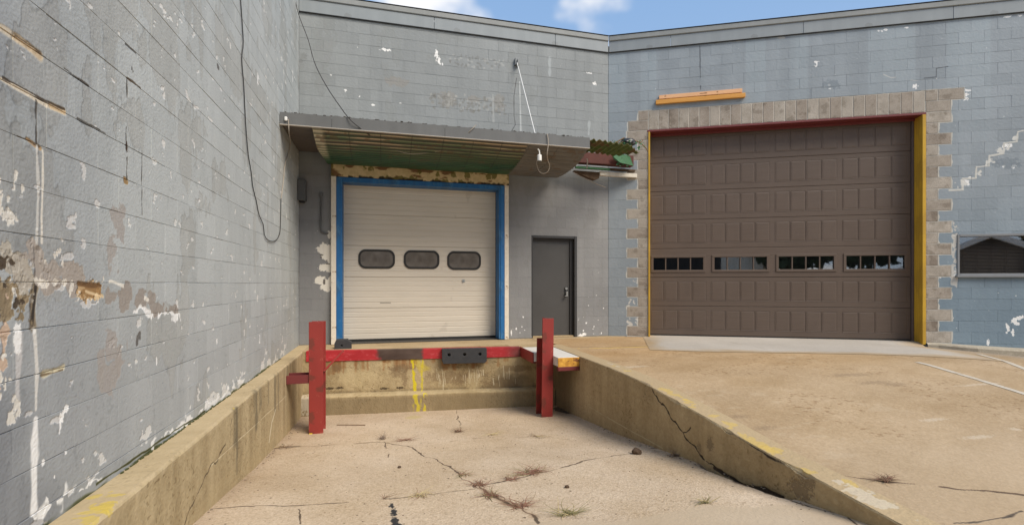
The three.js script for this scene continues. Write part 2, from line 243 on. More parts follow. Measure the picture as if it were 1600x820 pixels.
{
  const B = (u, v) => onBack(u, v), P = a => a.map(([x, y]) => B(x, y));
  for (const [x, y, a, b] of [[600, 77, .06, .018], [607, 78, .05, .02], [682, 86, .025, .07], [686, 94, .025, .05], [691, 100, .012, .03], [539, 140, .022, .028], [516, 117, .03, .01], [562, 150, .015, .015], [583, 164, .03, .012], [625, 161, .02, .01], [920, 114, .06, .01], [929, 130, .03, .03]]) skinB.flakes(...B(x, y), a * 1.2, b * 1.3, WHITE, { fq: 34, thr: 0.55, pull: 0.4 });
  for (const [x, y, a, b] of [[700, 156, .14, .16], [780, 160, .1, .16], [740, 155, .14, .06], [620, 128, .25, .08]]) skinB.blob(...B(x, y), a, b, [140, 136, 130], { rough: 0.8, a: 0.6 });
  // glue left by lettering that was taken down: two rows of unreadable blotches
  for (let i = 0; i < 15; i++) { const x = 704 + i * 5.8, y = 90 + i * 0.7; for (let q = 0; q < 4; q++) skinB.blob(...B(x + rr(-2, 2), y + rr(-6, 12)), rr(.012, .03), rr(.012, .03), rnd() < 0.6 ? [114, 114, 112] : [172, 173, 170], { rough: 1, a: 0.5 }); }
  for (let i = 0; i < 19; i++) { const x = 674 + i * 6.3, y = 156 + i * 0.65; for (let q = 0; q < 6; q++) skinB.blob(...B(x + rr(-2.5, 2.5), y + rr(-13, 13)), rr(.014, .034), rr(.014, .036), rnd() < 0.62 ? [116, 114, 109] : [170, 170, 165], { rough: 1, a: 0.5 }); }
  skinB.stroke(P([[770, 148], [771, 190]]), 0.04, [170, 172, 170], { a: 0.6 }); skinB.stroke(P([[812, 128], [814, 210]]), 0.025, [186, 190, 190], { a: 0.8 }); skinB.stroke(P([[859, 90], [859, 118]]), 0.05, [172, 178, 180], { a: 0.6 }); skinB.stroke(P([[921, 190], [920, 210]]), 0.05, [176, 182, 184], { a: 0.6 });
  skinB.stroke(P([[807, 122], [803, 150], [803, 180], [805, 195], [799, 205]]), 0.014, [84, 86, 88], { jit: .004 });
  for (const [x, y, a, b] of [[474, 88, .06, .06], [470, 95, .03, .04]]) skinB.blob(...B(x, y), a, b, [120, 122, 122], { rough: 0.8, a: 0.6 });
  // bare plaster beside the dock door
  const PL = [222, 216, 204];
  for (const [x, y, a, b] of [[509, 392, .12, .15], [516, 402, .08, .2], [499, 388, .06, .03], [506, 418, .09, .07], [514, 420, .05, .06], [501, 438, .11, .07], [509, 447, .09, .1], [516, 440, .05, .1], [514, 367, .03, .08], [519, 400, .03, .5]]) skinB.blob(...B(x, y), a, b, PL, { rough: 0.55, fq: 3, dh: -0.1, soft: 0.03 });
  for (const [x, y, a, b] of [[502, 398, .03, .012], [501, 402, .014, .02], [510, 407, .012, .012], [506, 440, .02, .05], [511, 412, .04, .012]]) skinB.blob(...B(x, y), a, b, [96, 90, 84], { rough: 0.9 });
  for (let i = 0; i < 46; i++) skinB.flakes(rr(3.9, 5.95), Math.pow(rnd(), 2) * 0.9 + 0.03, rr(.008, .018), rr(.008, .02), WHITE, { fq: 40, thr: 0.6, pull: 0.4 });
  for (const [x, y, a, b] of [[908, 524, .06, .03], [913, 522, .05, .03], [799, 520, .012, .05]]) skinB.blob(...B(x, y), a, b, WHITE, { rough: 0.9 });
}
const matB = skinB.mat(0.74, 0.010);
// ---- paint of the garage wall: u = distance from the inner corner
const skinR = new Skin(1600, 1280, -0.05, 7.75, -0.3, 6.05);
skinR.fill((u, v, o) => {
  const big = fbm(u * 0.7, v * 0.7, 33, 3), st = fbm(u * 5, v * 0.5, 34, 3), k = (st - 0.5) * 14, low = ss(3.4, 0.6, v) * ss(5.6, 6, u);
  let r = 142 + 10 * (big - 0.5) + k, g = 150 + 10 * (big - 0.5) + k, b = 156 + 10 * (big - 0.5) + k, h = 0.5 + 0.25 * (fbm(u * 35, v * 35, 36, 3) - 0.5);
  r -= 22 * low; g -= 13 * low; b -= 7 * low;
  const ru = ss(0.56, 0.62, fbm(u * 2.4, 3, 37, 3)) * ss(2.5, 6, v) * 0.4; r = mix(r, 160, ru); g = mix(g, 172, ru); b = mix(b, 178, ru);                    // pale runs below the eave
  const wf = vn(u * 22, v * 18, 39) * 0.65 + vn(u * 60, v * 60, 41) * 0.35, q = 0.025 * ss(5.7, 6.4, u) * ss(2.6, 0.5, v); if (wf > 0.935 - q) { const a = ss(0.935 - q, 0.945 - q, wf); r = mix(r, 222, a); g = mix(g, 222, a); b = mix(b, 218, a); }
  const n = Math.floor((v - 0.0106) / 0.2032), bt = 8 * (TB[(Math.floor((u - 0.4036 - (n & 1 ? 0.2032 : 0)) / 0.4064) * 97 + n * 1013 + 40000) & 65535] - 0.5); o[0] = r + bt; o[1] = g + bt; o[2] = b + bt; o[3] = h;
});
{
  const R = (u, v) => onRight(u, v), P = a => a.map(([x, y]) => R(x, y)), CAULK = [196, 194, 186];
  for (const [x, y, a, b] of [[1277, 98, .035, .045], [1298, 138, .05, .02], [1296, 133, .02, .02], [1430, 135, .05, .05], [1377, 48, .05, .014], [1386, 46, .03, .014], [1418, 43, .03, .008], [1574, 26, .06, .012], [1596, 24, .05, .012], [1508, 147, .07, .03], [1513, 141, .05, .02], [1510, 155, .05, .025], [1511, 285, .05, .04], [1516, 278, .03, .02], [1574, 228, .07, .03], [1570, 236, .02, .03], [1585, 260, .04, .025], [1569, 260, .02, .02], [1588, 502, .05, .06], [1576, 512, .03, .06], [1584, 520, .02, .04], [1544, 536, .03, .04], [1592, 496, .05, .03], [1473, 422, .05, .03], [1470, 433, .03, .03], [1491, 430, .03, .06]]) skinR.flakes(...R(x, y), a * 1.25, b * 1.25, WHITE, { fq: 26, thr: 0.56, pull: 0.36 });
  skinR.stroke(P([[1484, 297], [1505, 296], [1505, 279], [1526, 278], [1527, 261], [1546, 259], [1547, 243], [1569, 240], [1570, 224], [1590, 221], [1591, 206], [1600, 204]]), 0.028, CAULK, { jit: 0.008, dh: 0.1 });
  for (const [x, y] of [[1505, 288], [1526, 270], [1547, 251], [1570, 232], [1590, 213]]) skinR.flakes(...R(x, y), .09, .07, [204, 203, 197], { fq: 16, thr: 0.6 });
  skinR.stroke(P([[1382, 116], [1394, 121], [1404, 120], [1418, 125], [1436, 126]]), 0.02, [176, 178, 176], { jit: 0.015, gap: 0.35 }); skinR.stroke(P([[1445, 122], [1464, 120], [1464, 107], [1482, 104]]), 0.016, [86, 92, 98], { jit: 0.004 }); skinR.stroke(P([[1094, 72], [1095, 140]]), 0.018, [92, 98, 104], { jit: 0.006, gap: 0.25 });
  for (const [x, y, a, b] of [[1576, 255, .2, .09], [1300, 132, .15, .08]]) skinR.blob(...R(x, y), a, b, [116, 126, 134], { rough: 0.9, a: 0.6 });
  skinR.stroke(P([[1100, 66], [1180, 61], [1240, 57]]), 0.03, [176, 176, 170], { jit: 0.02, gap: 0.6 });
  // ragged mortar along the new block beside the opening
  for (let n = 0; n < 23; n++) {
    const c = 0.0106 + n * 0.2032, full = n % 2 === 0, l = n === 21 ? 0.405 : n === 22 ? 0.61 : full ? 0.385 : 0.605, r = n === 21 ? 6.183 : n === 22 ? 6.388 : full ? 6.186 : 5.978;
    for (const [e, i, sg] of [[l, 0.82, -1], [r, 5.765, 1]]) skinR.area(Math.min(e, i) - 0.06, Math.max(e, i) + 0.06, c - 0.012, c + 0.215, (x, y, k) => { const d = sg * (x - e) - 0.008 - 0.05 * (fbm(x * 12, y * 12, 240, 4) - 0.42), dv = Math.max(c - 0.006 - y, y - c - 0.209) - 0.012 * (fbm(x * 14, y * 14, 241, 3) - 0.5); skinR.put(k, [192, 188, 178], (1 - ss(0, 0.008, d)) * (1 - ss(0, 0.006, dv)), 0); });
  }
  for (let i = 0; i < 12; i++) skinR.flakes(6.2 + rr(-.02, .07), rr(1.0, 2.15), rr(.03, .06), rr(.08, .16), [186, 184, 178], { fq: 16, thr: 0.6 });
  for (let i = 0; i < 10; i++) skinR.flakes(0.45 + rr(-.08, .15), rr(0.1, 1.2), rr(.03, .05), rr(.04, .1), [200, 197, 190], { fq: 18, thr: 0.62 });
}
const matR = skinR.mat(0.72, 0.010);

// ---- concrete of the sunken drive: u = x, v = z
const crk = { jit: 0.035, fq: 6, dh: -0.35, wv: 0.85, a: 0.85 };
const skinF = new Skin(1152, 1408, 0.15, 4.45, 0.8, 7.5);
skinF.fill((u, v, o) => {
  const big = fbm(u * 0.9, v * 0.9, 51, 4), ag = vn(u * 130, v * 130, 52), a2 = fbm(u * 45, v * 45, 53, 3), st = fbm(u * 3, v * 3, 54, 4), sm = ss(-0.03, 0.03, v - (6.25 + 0.12 * (u - 2) + 0.25 * (fbm(u * 2, 1, 55, 3) - 0.5)));
  let r = 188 + 22 * (big - 0.5) + 14 * (st - 0.5), g = 167 + 22 * (big - 0.5) + 15 * (st - 0.5), b = 140 + 22 * (big - 0.5) + 16 * (st - 0.5);
  const sp = (ag - 0.5) * 24 * (1 - 0.75 * sm) + (a2 - 0.5) * 20 * (1 - 0.6 * sm), s3 = fbm(u * 1.5 + 9, v * 1.1, 58, 5); r += 26 * (s3 - 0.5); g += 30 * (s3 - 0.5); b += 38 * (s3 - 0.5); r += sp; g += sp; b += sp;
  const dk = ss(0.80, 0.87, vn(u * 60, v * 60, 56)) * 0.5 * (1 - sm); r -= 40 * dk; g -= 42 * dk; b -= 42 * dk;
  r = mix(r, 182, sm * 0.5); g = mix(g, 164, sm * 0.5); b = mix(b, 138, sm * 0.5);
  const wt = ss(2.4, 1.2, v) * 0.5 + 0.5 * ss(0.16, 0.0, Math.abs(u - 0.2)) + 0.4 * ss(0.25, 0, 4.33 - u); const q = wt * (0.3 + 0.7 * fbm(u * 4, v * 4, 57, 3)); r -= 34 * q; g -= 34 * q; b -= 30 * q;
  o[0] = r; o[1] = g; o[2] = b; o[3] = 0.5 + 0.3 * (ag - 0.5) * (1 - 0.6 * sm) + 0.25 * (a2 - 0.5);
});
{
  const P = a => a.map(([x, y]) => onFloor(x, y)), D = [72, 58, 44];
  skinF.stroke(P([[590, 690], [637, 697], [665, 712], [700, 727], [720, 740], [722, 748], [745, 757], [760, 772], [790, 785], [815, 795], [832, 808], [840, 818]]), 0.014, D, crk);
  skinF.stroke(P([[745, 757], [760, 772], [790, 785], [815, 795], [832, 808]]), 0.04, [128, 98, 70], { ...crk, a: 0.35, soft: 0.8 });
  skinF.stroke(P([[320, 796], [380, 791], [440, 790], [500, 787], [570, 784], [600, 780], [640, 776], [690, 770], [740, 764]]), 0.010, D, { ...crk, gap: 0.2 });
  skinF.stroke(P([[746, 757], [790, 752], [840, 740], [890, 728], [920, 718], [960, 712], [994, 708], [1015, 706], [1045, 705], [1062, 716]]), 0.013, D, { ...crk, gap: 0.2 });
  skinF.stroke(P([[425, 703], [470, 698], [540, 694], [590, 690]]), 0.03, [128, 108, 84], { ...crk, gap: 0.25 }); skinF.stroke(P([[430, 700], [468, 697]]), 0.035, [96, 80, 60], { ...crk });
  skinF.stroke(P([[637, 697], [700, 690], [760, 683], [860, 684], [950, 690]]), 0.012, [120, 98, 74], { ...crk, gap: 0.45 }); skinF.stroke(P([[712, 640], [716, 655], [720, 668]]), 0.01, D, { ...crk, gap: 0.3 });
  skinF.stroke(P([[465, 795], [470, 808], [472, 818]]), 0.01, D, { ...crk, gap: 0.3 }); skinF.stroke(P([[600, 690], [606, 715]]), 0.01, D, { ...crk, gap: 0.3 });
  skinF.stroke(P([[1228, 778], [1262, 790], [1300, 800], [1325, 806], [1342, 819]]), 0.016, D, crk);
  for (const [x, y, a, b] of [[612, 790, .018, .05], [615, 800, .02, .07], [616, 812, .025, .06], [619, 822, .03, .08]]) skinF.blob(...onFloor(x, y), a, b, [44, 42, 40], { rough: 1.1, fq: 4, dh: 0.08 });
  skinF.blob(...onFloor(885, 640), 0.2, 0.3, [70, 62, 54], { rough: 0.5, a: 0.85 }); skinF.blob(...onFloor(646, 652), 0.12, 0.12, [176, 164, 96], { rough: 0.8, a: 0.35 });
  skinF.stroke(P([[1020, 700], [1060, 706], [1110, 732], [1170, 758], [1226, 775]]), 0.07, [92, 76, 58], { ...crk, a: 0.8, gap: 0.12 }); skinF.stroke(P([[1110, 732], [1170, 757], [1226, 775]]), 0.05, [46, 36, 28], { ...crk, dh: -0.5 });
  for (const [x, y] of [[1072, 712], [1085, 717], [1180, 758]]) skinF.blob(...onFloor(x, y), .05, .03, [214, 206, 192], { rough: 0.9 });
  for (let i = 0; i < 60; i++) skinF.blob(rr(.4, 4.2), rr(1.8, 7), rr(.006, .013), rr(.006, .013), [88, 72, 56], { rough: 1 });
}
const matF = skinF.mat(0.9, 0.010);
// ---- the apron in front of the garage: u = x, v = z
const skinA = new Skin(1408, 1152, 4.3, 13.6, 0, 7.6);
skinA.fill((u, v, o) => {
  const big = fbm(u * 0.5, v * 0.5, 71, 4), ag = vn(u * 120, v * 120, 72), a2 = fbm(u * 40, v * 40, 73, 3), st = fbm(u * 2.2, v * 2.2, 74, 4), tr = fbm(u * 1.1 - v * 0.5, v * 5 + u * 2.4, 75, 3);
  let r = 165 + 22 * (big - 0.5) + 12 * (st - 0.5), g = 141 + 22 * (big - 0.5) + 14 * (st - 0.5), b = 109 + 22 * (big - 0.5) + 17 * (st - 0.5);
  const sp = (ag - 0.5) * 17 + (a2 - 0.5) * 20 + (tr - 0.5) * 14; r += sp; g += sp; b += sp;
  const wm = ss(5.2, 2.2, v) * ss(10.5, 7.5, u) * (0.4 + fbm(u * 0.9, v * 1.3, 81, 3)); r += 5 * wm; g -= 1 * wm; b -= 8 * wm; const s3 = fbm(u * 1.2 + 4, v * 1.6, 82, 5); r += 26 * (s3 - 0.5); g += 28 * (s3 - 0.5); b += 32 * (s3 - 0.5);
  const gy = ss(0.0, 1.6, (u - 10.2) - 0.75 * (v - 3.4) + 1.6 * (st - 0.5)); r = mix(r, 140, gy * 0.75); g = mix(g, 130, gy * 0.75); b = mix(b, 119, gy * 0.75);       // worn grey asphalt by the parking bays
  const rub = ss(0.64, 0.74, fbm(u * 22, v * 26, 76, 3)) * ss(0.5, 0.66, fbm(u * 1.2, v * 1.5, 77, 2)); r -= 22 * rub; g -= 24 * rub; b -= 24 * rub;
  const wh = ss(0.66, 0.72, fbm(u * 5 + v, v * 11, 78, 3)) * ss(0.55, 0.6, fbm(u, v, 79, 2)) * 0.10; r = mix(r, 214, wh); g = mix(g, 204, wh); b = mix(b, 188, wh);
  const grey = ss(5.6, 7.2, v) * 0.5; r = mix(r, 172, grey); g = mix(g, 152, grey); b = mix(b, 126, grey);
  o[0] = r; o[1] = g; o[2] = b; o[3] = 0.5 + 0.22 * (ag - 0.5) + 0.25 * (a2 - 0.5) - 0.2 * rub;
});
{
  const P = a => a.map(([x, y]) => onApron(x, y));
  skinA.stroke(P([[1322, 742], [1350, 748], [1385, 752], [1440, 756], [1500, 763], [1560, 768], [1600, 771]]), 0.016, [78, 60, 44], { ...crk, gap: 0.12 });
  skinA.stroke(P([[1500, 820], [1545, 812], [1580, 805], [1600, 800]]), 0.012, [70, 60, 50], { ...crk });
  skinA.stroke(P([[905, 544], [960, 543], [1012, 541]]), 0.05, [190, 158, 74], { jit: 0.015, gap: 0.15 }); skinA.stroke(P([[888, 541], [905, 542], [960, 541.5], [1012, 540]]), 0.025, [96, 76, 48], { jit: 0.01 });
  for (const [x, y, a, b] of [[1155, 650, .1, .04], [1195, 668, .1, .04], [950, 565, .14, .1], [960, 575, .12, .05], [1330, 585, .3, .06], [1368, 597, .2, .05], [1400, 600, .14, .06]]) skinA.blob(...onApron(x, y), a, b, [122, 102, 78], { rough: 1.5, fq: 14, a: 0.4, soft: 0.3 });
  for (const [x, y, a, b] of [[1460, 655, .14, .03], [1530, 682, .14, .03], [1588, 670, .05, .03], [1530, 600, .3, .03], [980, 573, .12, .06], [1000, 572, .1, .05]]) skinA.blob(...onApron(x, y), a, b, [200, 188, 170], { rough: 1.3, fq: 12, a: 0.45, soft: 0.3 });
}
const matA = skinA.mat(0.92, 0.008);

// ---- poured concrete of the low walls and the dock face (u along, v up)
function castSkin(w, h, U0, U1, V0, V1, base, s, streak = 1) {
  return new Skin(w, h, U0, U1, V0, V1).fill((u, v, o) => {
    const big = fbm(u * 1.1, v * 1.6, s, 4), ag = vn(u * 90, v * 90, s + 1), a2 = fbm(u * 28, v * 28, s + 2, 3), sk = fbm(u * 8, v * 0.7, s + 3, 4), bh = ss(0.80, 0.84, vn(u * 55, v * 55, s + 4)) * ss(0.5, 0.65, fbm(u * 2, v * 2, s + 5, 2)) * 0.6;
    const k = 34 * (big - 0.5) + 10 * (ag - 0.5) + 20 * (a2 - 0.5) + streak * 40 * (sk - 0.5) - 38 * bh;
    o[0] = base[0] + k; o[1] = base[1] + k; o[2] = base[2] + k * 0.95; o[3] = 0.5 + 0.15 * (ag - 0.5) + 0.3 * (a2 - 0.5) - 0.3 * bh;
  });
}
const YEL = [206, 176, 40];
const skinK = castSkin(1408, 288, -0.1, 7.6, -1.05, 0.45, [170, 151, 115], 81);          // left low wall: v below 0 face, above 0 top
{
  const P = a => a.map(([x, y]) => onLeft(x, y, 0.2)), D = [78, 66, 48];
  skinK.area(-1, 9, 0, 1, (u, v, k) => skinK.put(k, [180, 160, 126], 0.6)); skinK.area(-1, 9, -0.035, 0.01, (u, v, k) => skinK.put(k, [186, 168, 136], 0.5 * vn(u * 20, 2, 4)));
  skinK.stroke(P([[362, 655], [352, 690], [335, 722], [319, 745], [308, 770], [293, 806], [288, 820]]), 0.009, [100, 86, 62], { jit: 0.035, dh: -0.3, fq: 9, wv: 0.9, gap: 0.15 }); skinK.stroke(P([[330, 726], [400, 662], [447, 618]]), 0.010, [196, 180, 146], { jit: 0.004, dh: -0.2 });
  skinK.area(-1, 9, -1.05, -0.5, (u, v, k) => { const l = lerpT(FLOOR, u), t = ss(0.35, 0.02, v - l); skinK.put(k, [182, 162, 122], 0.35 * t); });
  for (let i = 0; i < 16; i++) { const u = rr(0.6, 4.6); skinK.stroke([[u, -0.02], [u + rr(-.01, .01), -rr(.15, .6)]], rr(.03, .09), [104, 94, 72], { a: 0.45, soft: 0.9, jit: 0.01 }); }
  skinK.stroke(P([[420, 690], [424, 660], [430, 640]]), 0.02, [214, 204, 176], { jit: 0.01 });
  for (const [x, y, a, b] of [[365, 637, .05, .02], [180, 775, .08, .03], [165, 790, .07, .03], [152, 798, .08, .04], [150, 775, .07, .02], [140, 812, .07, .03]]) { const p = onY(x, y, 0); skinK.flakes(p[1], 0.2 - p[0], a, b * 1.4, [196, 170, 66], { a: 0.5, fq: 18, thr: 0.58, dh: 0 }); }
}
const matK = skinK.mat(0.9, 0.012);
const skinW = castSkin(1408, 288, 1.0, 7.6, -1.05, 0.45, [165, 146, 112], 91, 0.8);           // wall below the apron
{
  const P = a => a.map(([x, y]) => onLeft(x, y, 4.33)), D = [52, 42, 32];
  skinW.area(0, 9, 0, 1, (u, v, k) => skinW.put(k, [172, 150, 116], 0.85));
  skinW.stroke(P([[1020, 610], [1035, 634], [1058, 660], [1070, 680], [1085, 698], [1100, 716], [1117, 730]]), 0.014, D, { jit: 0.04, dh: -0.4, fq: 10, wv: 0.9 }); skinW.stroke(P([[1066, 682], [1076, 672], [1080, 668]]), 0.012, D, { jit: 0.03, dh: -0.3, gap: .4, fq: 14 });
  skinW.stroke(P([[1117, 730], [1140, 744], [1160, 756], [1195, 765], [1226, 776]]), 0.03, [60, 48, 36], { jit: 0.02, dh: -0.4 });
  skinW.stroke(P([[1130, 664], [1155, 683], [1175, 698], [1195, 710], [1211, 719], [1235, 728]]), 0.016, D, { jit: 0.025, dh: -0.35, fq: 8 }); skinW.stroke(P([[920, 635], [975, 667], [1036, 700]]), 0.009, [178, 164, 134], { jit: 0.004 });
  for (const [x, y, a, b] of [[1205, 708, .12, .02], [1225, 718, .1, .03], [1190, 698, .12, .018], [1150, 672, .1, .014], [1118, 655, .07, .016], [1008, 592, .08, .02], [1255, 735, .06, .04], [1250, 765, .1, .06], [1262, 750, .06, .05], [1110, 695, .04, .06], [1093, 700, .03, .05]]) skinW.blob(...onLeft(x, y, 4.33), a, b, [124, 108, 84], { rough: 1.2, fq: 7, dh: -0.35, a: 0.8 });
  for (const [x, y] of [[1120, 652], [1230, 722], [1254, 740], [1240, 712]]) skinW.blob(...onLeft(x, y, 4.33), .06, .02, [186, 172, 144], { rough: 1.2, fq: 6, dh: 0.1, a: 0.8 });
  for (const [u, v, a, b] of [[3.7, .12, .2, .05], [4.7, .1, .22, .05], [5.1, .08, .14, .05], [5.6, .1, .16, .05], [6.0, .07, .22, .05], [6.2, .1, .1, .06], [6.5, .04, .12, .05], [6.75, .16, .1, .04]]) skinW.flakes(u, v, a, b, [196, 166, 80], { a: 0.5, fq: 14, thr: 0.57, dh: 0 });
  for (const [u, v, a, b] of [[6.9, .12, .25, .06], [3.2, .14, .2, .03]]) skinW.flakes(u, v, a, b, [196, 186, 168], { a: 0.6, fq: 12, thr: 0.55, dh: 0 });
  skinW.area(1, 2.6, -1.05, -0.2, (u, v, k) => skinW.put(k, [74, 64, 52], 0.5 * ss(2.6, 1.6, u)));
}
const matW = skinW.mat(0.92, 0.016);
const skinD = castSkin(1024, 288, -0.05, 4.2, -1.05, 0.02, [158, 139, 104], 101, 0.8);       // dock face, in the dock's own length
const DOCKZ = 0.87, DOCKA = Math.atan(0.105);
const onDock = (u, v, off = 0) => { const ca = Math.cos(DOCKA), sa = Math.sin(DOCKA), d = ray(u, v), nx = -sa, nz = ca, px = 0.2 + nx * off, pz = DOCKZ + nz * off, t = ((px - CX) * nx + (pz - CZ) * nz) / (d[0] * nx + d[2] * nz); return [(CX + t * d[0] - 0.2) * ca + (CZ + t * d[2] - DOCKZ) * sa, EYE + t * d[1]]; };
{
  const P = a => a.map(([x, y]) => onDock(x, y));
  skinD.area(-1, 9, -1.05, -0.80, (u, v, k) => skinD.put(k, [112, 97, 72], 0.55 * ss(-0.81, -0.86, v) * (0.5 + 0.9 * fbm(u * 3, v * 4, 151, 4)))); skinD.area(-1, 9, -0.8, -0.69, (u, v, k) => skinD.put(k, [186, 170, 138], 0.5 * fbm(u * 6, v * 9, 152, 3))); skinD.area(-1, 9, -0.74, -0.6, (u, v, k) => skinD.put(k, [92, 78, 56], 0.6 * ss(0.05, 0.0, Math.abs(v + 0.685)) * fbm(u * 7, v * 3, 153, 3)));  // ledge top painted lighter as if lit, front darker with grime; dirt in crease
  skinD.area(1.6, 4.2, -0.7, -0.15, (u, v, k) => skinD.put(k, [104, 90, 68], 0.55 * ss(1.7, 2.6, u) * ss(0.42, 0.66, fbm(u * 2.4, v * 3.4, 154, 5))));
  for (let i = 0; i < 60; i++) { const u = rr(0.2, 3.4); skinD.stroke([[u, -0.16], [u + rr(-.01, .01), -0.16 - rr(.04, .2)]], rr(.015, .06), [128, 86, 48], { a: 0.5, soft: 0.8, jit: .01 }); }
  for (const [x, y, a, b] of [[628, 575, .2, .06], [620, 580, .1, .09], [632, 590, .04, .14], [700, 590, .3, .1], [735, 590, .25, .12], [780, 600, .3, .1], [810, 575, .3, .05], [525, 575, .08, .06]]) skinD.blob(...onDock(x, y), a, b, [112, 92, 66], { rough: 0.9, a: 0.5, soft: 0.3 });
  for (const [x, y, a, b] of [[560, 590, .3, .12], [740, 595, .12, .15], [600, 570, .12, .04]]) skinD.blob(...onDock(x, y), a, b, [196, 178, 138], { rough: 0.9, a: 0.5, soft: 0.4 });
  skinD.stroke(P([[644, 562], [646, 585], [648, 611]]), 0.04, [206, 188, 30], { jit: 0.02, fq: 14, wv: 0.9, a: 0.9 }); skinD.stroke(P([[660, 560], [659, 585], [659, 611]]), 0.024, [200, 184, 50], { jit: 0.02, fq: 14, wv: 1, a: 0.7 }); skinD.stroke(P([[650, 562], [662, 575]]), 0.12, [200, 180, 40], { a: 0.4, jit: 0.03 });
  skinD.stroke([...P([[652, 620]]), ...P([[654, 641]])], 0.08, [196, 178, 44], { jit: 0.05, gap: .3, fq: 14, wv: 1, a: 0.8 }); skinD.stroke(P([[664, 620], [664, 640]]), 0.04, [196, 178, 44], { jit: 0.03, fq: 14, wv: 1, a: 0.8, gap: .2 });
  for (const [x, y] of [[530, 606], [600, 607], [625, 606], [515, 607]]) skinD.blob(...onDock(x, y), .06, .018, [84, 70, 50], { rough: 1.1, dh: -0.3 });
  for (let i = 0; i < 40; i++) { const u = rr(2.1, 3.6); skinD.stroke([[u, rr(-.3, -.5)], [u + rr(-.02, .02), rr(-.5, -.7)]], .012, [204, 194, 168], { a: 0.5, jit: .02, gap: .4 }); }
  skinD.blob(0.1, -0.85, 0.12, 0.12, [206, 198, 182], { rough: 1.2, a: 0.6 });
}
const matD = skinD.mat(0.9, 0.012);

// ---- small repeating materials
const M = (c, rough, extra = {}) => new THREE.MeshStandardMaterial({ color: new THREE.Color().setRGB(...c), roughness: rough, ...extra });
function tiled(n, rep, rough, bump, fn, extra = {}) { const [map, bumpMap] = tile(n, fn, rep); return new THREE.MeshStandardMaterial({ map, bumpMap, bumpScale: bump, roughness: rough, ...extra }); }
const grey = (r, g, b, amp, f, s, fv = f) => (u, v, o) => { const k = (sn(u, v, f, s, 4, fv) - 0.5) * amp, e = (sn(u, v, 60, s + 3, 2) - 0.5) * amp * 0.5; o[0] = r + k + e; o[1] = g + k + e; o[2] = b + k + e; o[3] = 0.5 + 0.4 * (sn(u, v, 50, s + 5, 2) - 0.5) + k / 300; };
const rawBlock = [0, 1, 2].map(i => tiled(256, 1, 0.92, 0.006, (u, v, o) => { const k = (sn(u, v, 6, 110 + i * 9, 4) - 0.5) * 44, e = (sn(u, v, 80, 113 + i * 9, 2) - 0.5) * 36, sm = ss(0.56, 0.66, sn(u, v, 9, 117 + i * 9, 3)) * 18; o[0] = 166 - i * 8 + k + e - sm; o[1] = 157 - i * 9 + k + e - sm; o[2] = 145 - i * 9 + k + e - sm; o[3] = 0.5 + (e + k) / 100; }));
const mortar = tiled(256, 2, 0.95, 0.004, grey(196, 190, 178, 30, 8, 120));
const redSteel = (() => { const f = (u, v, o) => { const rust = ss(0.57, 0.66, sn(u, v, 6, 130, 5)) * 0.5, k = (sn(u, v, 4, 133, 4, 2) - 0.5) * 26, sc = ss(0.68, 0.76, sn(u, v, 40, 135, 3, 14)) * 0.45; let r = 138 + k, g = 46 + k * 0.4, b = 40 + k * 0.35; r = mix(r, 84, rust); g = mix(g, 50, rust); b = mix(b, 36, rust); r = mix(r, 168, sc); g = mix(g, 104, sc); b = mix(b, 90, sc); o[0] = r; o[1] = g; o[2] = b; o[3] = 0.5 - 0.3 * rust + k / 200; }; return tiled(512, 1, 0.55, 0.002, f); })();
const darkRed = M([0.15, 0.024, 0.024], 0.6);
const brownDoor = tiled(512, 1, 0.55, 0.0008, (u, v, o) => { const k = (sn(u, v, 4, 150, 3, 40) - 0.5) * 8, e = (sn(u, v, 2, 152, 3) - 0.5) * 8; o[0] = 93 + k + e; o[1] = 78 + k + e; o[2] = 67 + k + e; o[3] = 0.5 + 0.5 * (sn(u, v, 6, 154, 3, 90) - 0.5); });
const darkDoor = tiled(256, 1, 0.5, 0.0006, grey(71, 69, 67, 10, 4, 160));
const darkFrame = M([0.035, 0.034, 0.034], 0.5);
const yellowWood = tiled(512, 1, 0.7, 0.002, (u, v, o) => { const k = (sn(u, v, 30, 170, 3, 2) - 0.5) * 40, kn = ss(0.76, 0.8, sn(u, v, 7, 173, 2, 5)); const dd = ss(0.5, 0.68, sn(u, v, 6, 176, 4, 3)) * 0.2; o[0] = mix(mix(204 + k, 90, kn), 116, dd); o[1] = mix(mix(162 + k, 66, kn), 88, dd); o[2] = mix(mix(46 + k * 0.5, 30, kn), 44, dd); o[3] = 0.5 + k / 90; });
const pineA = tiled(512, 1, 0.7, 0.001, (u, v, o) => { const k = (sn(u, v, 2, 180, 4, 46) - 0.5) * 40, kn = ss(0.78, 0.84, sn(u, v, 9, 183, 2, 22)); o[0] = mix(228 + k, 130, kn); o[1] = mix(176 + k, 84, kn); o[2] = mix(130 + k, 48, kn); o[3] = 0.5 + k / 90; });
const pineB = tiled(512, 1, 0.7, 0.001, (u, v, o) => { const k = (sn(u, v, 2, 190, 4, 46) - 0.5) * 44, kn = ss(0.76, 0.82, sn(u, v, 8, 193, 2, 20)); o[0] = mix(212 + k, 120, kn); o[1] = mix(152 + k, 76, kn); o[2] = mix(72 + k, 36, kn); o[3] = 0.5 + k / 90; });
const bluePaint = tiled(512, 1, 0.5, 0.0015, (u, v, o) => { const k = (sn(u, v, 14, 200, 4, 1.4) - 0.5) * 34, e = ss(0.60, 0.74, sn(u, v, 26, 203, 4, 9)) * 0.4, d = ss(0.5, 0.7, sn(u, v, 5, 206, 4, 3)) * 0.45; o[0] = mix(mix(26 + k * 0.5, 110, e), 40, d); o[1] = mix(mix(94 + k, 132, e), 66, d); o[2] = mix(mix(150 + k, 156, e), 92, d); o[3] = 0.5 + k / 120; });
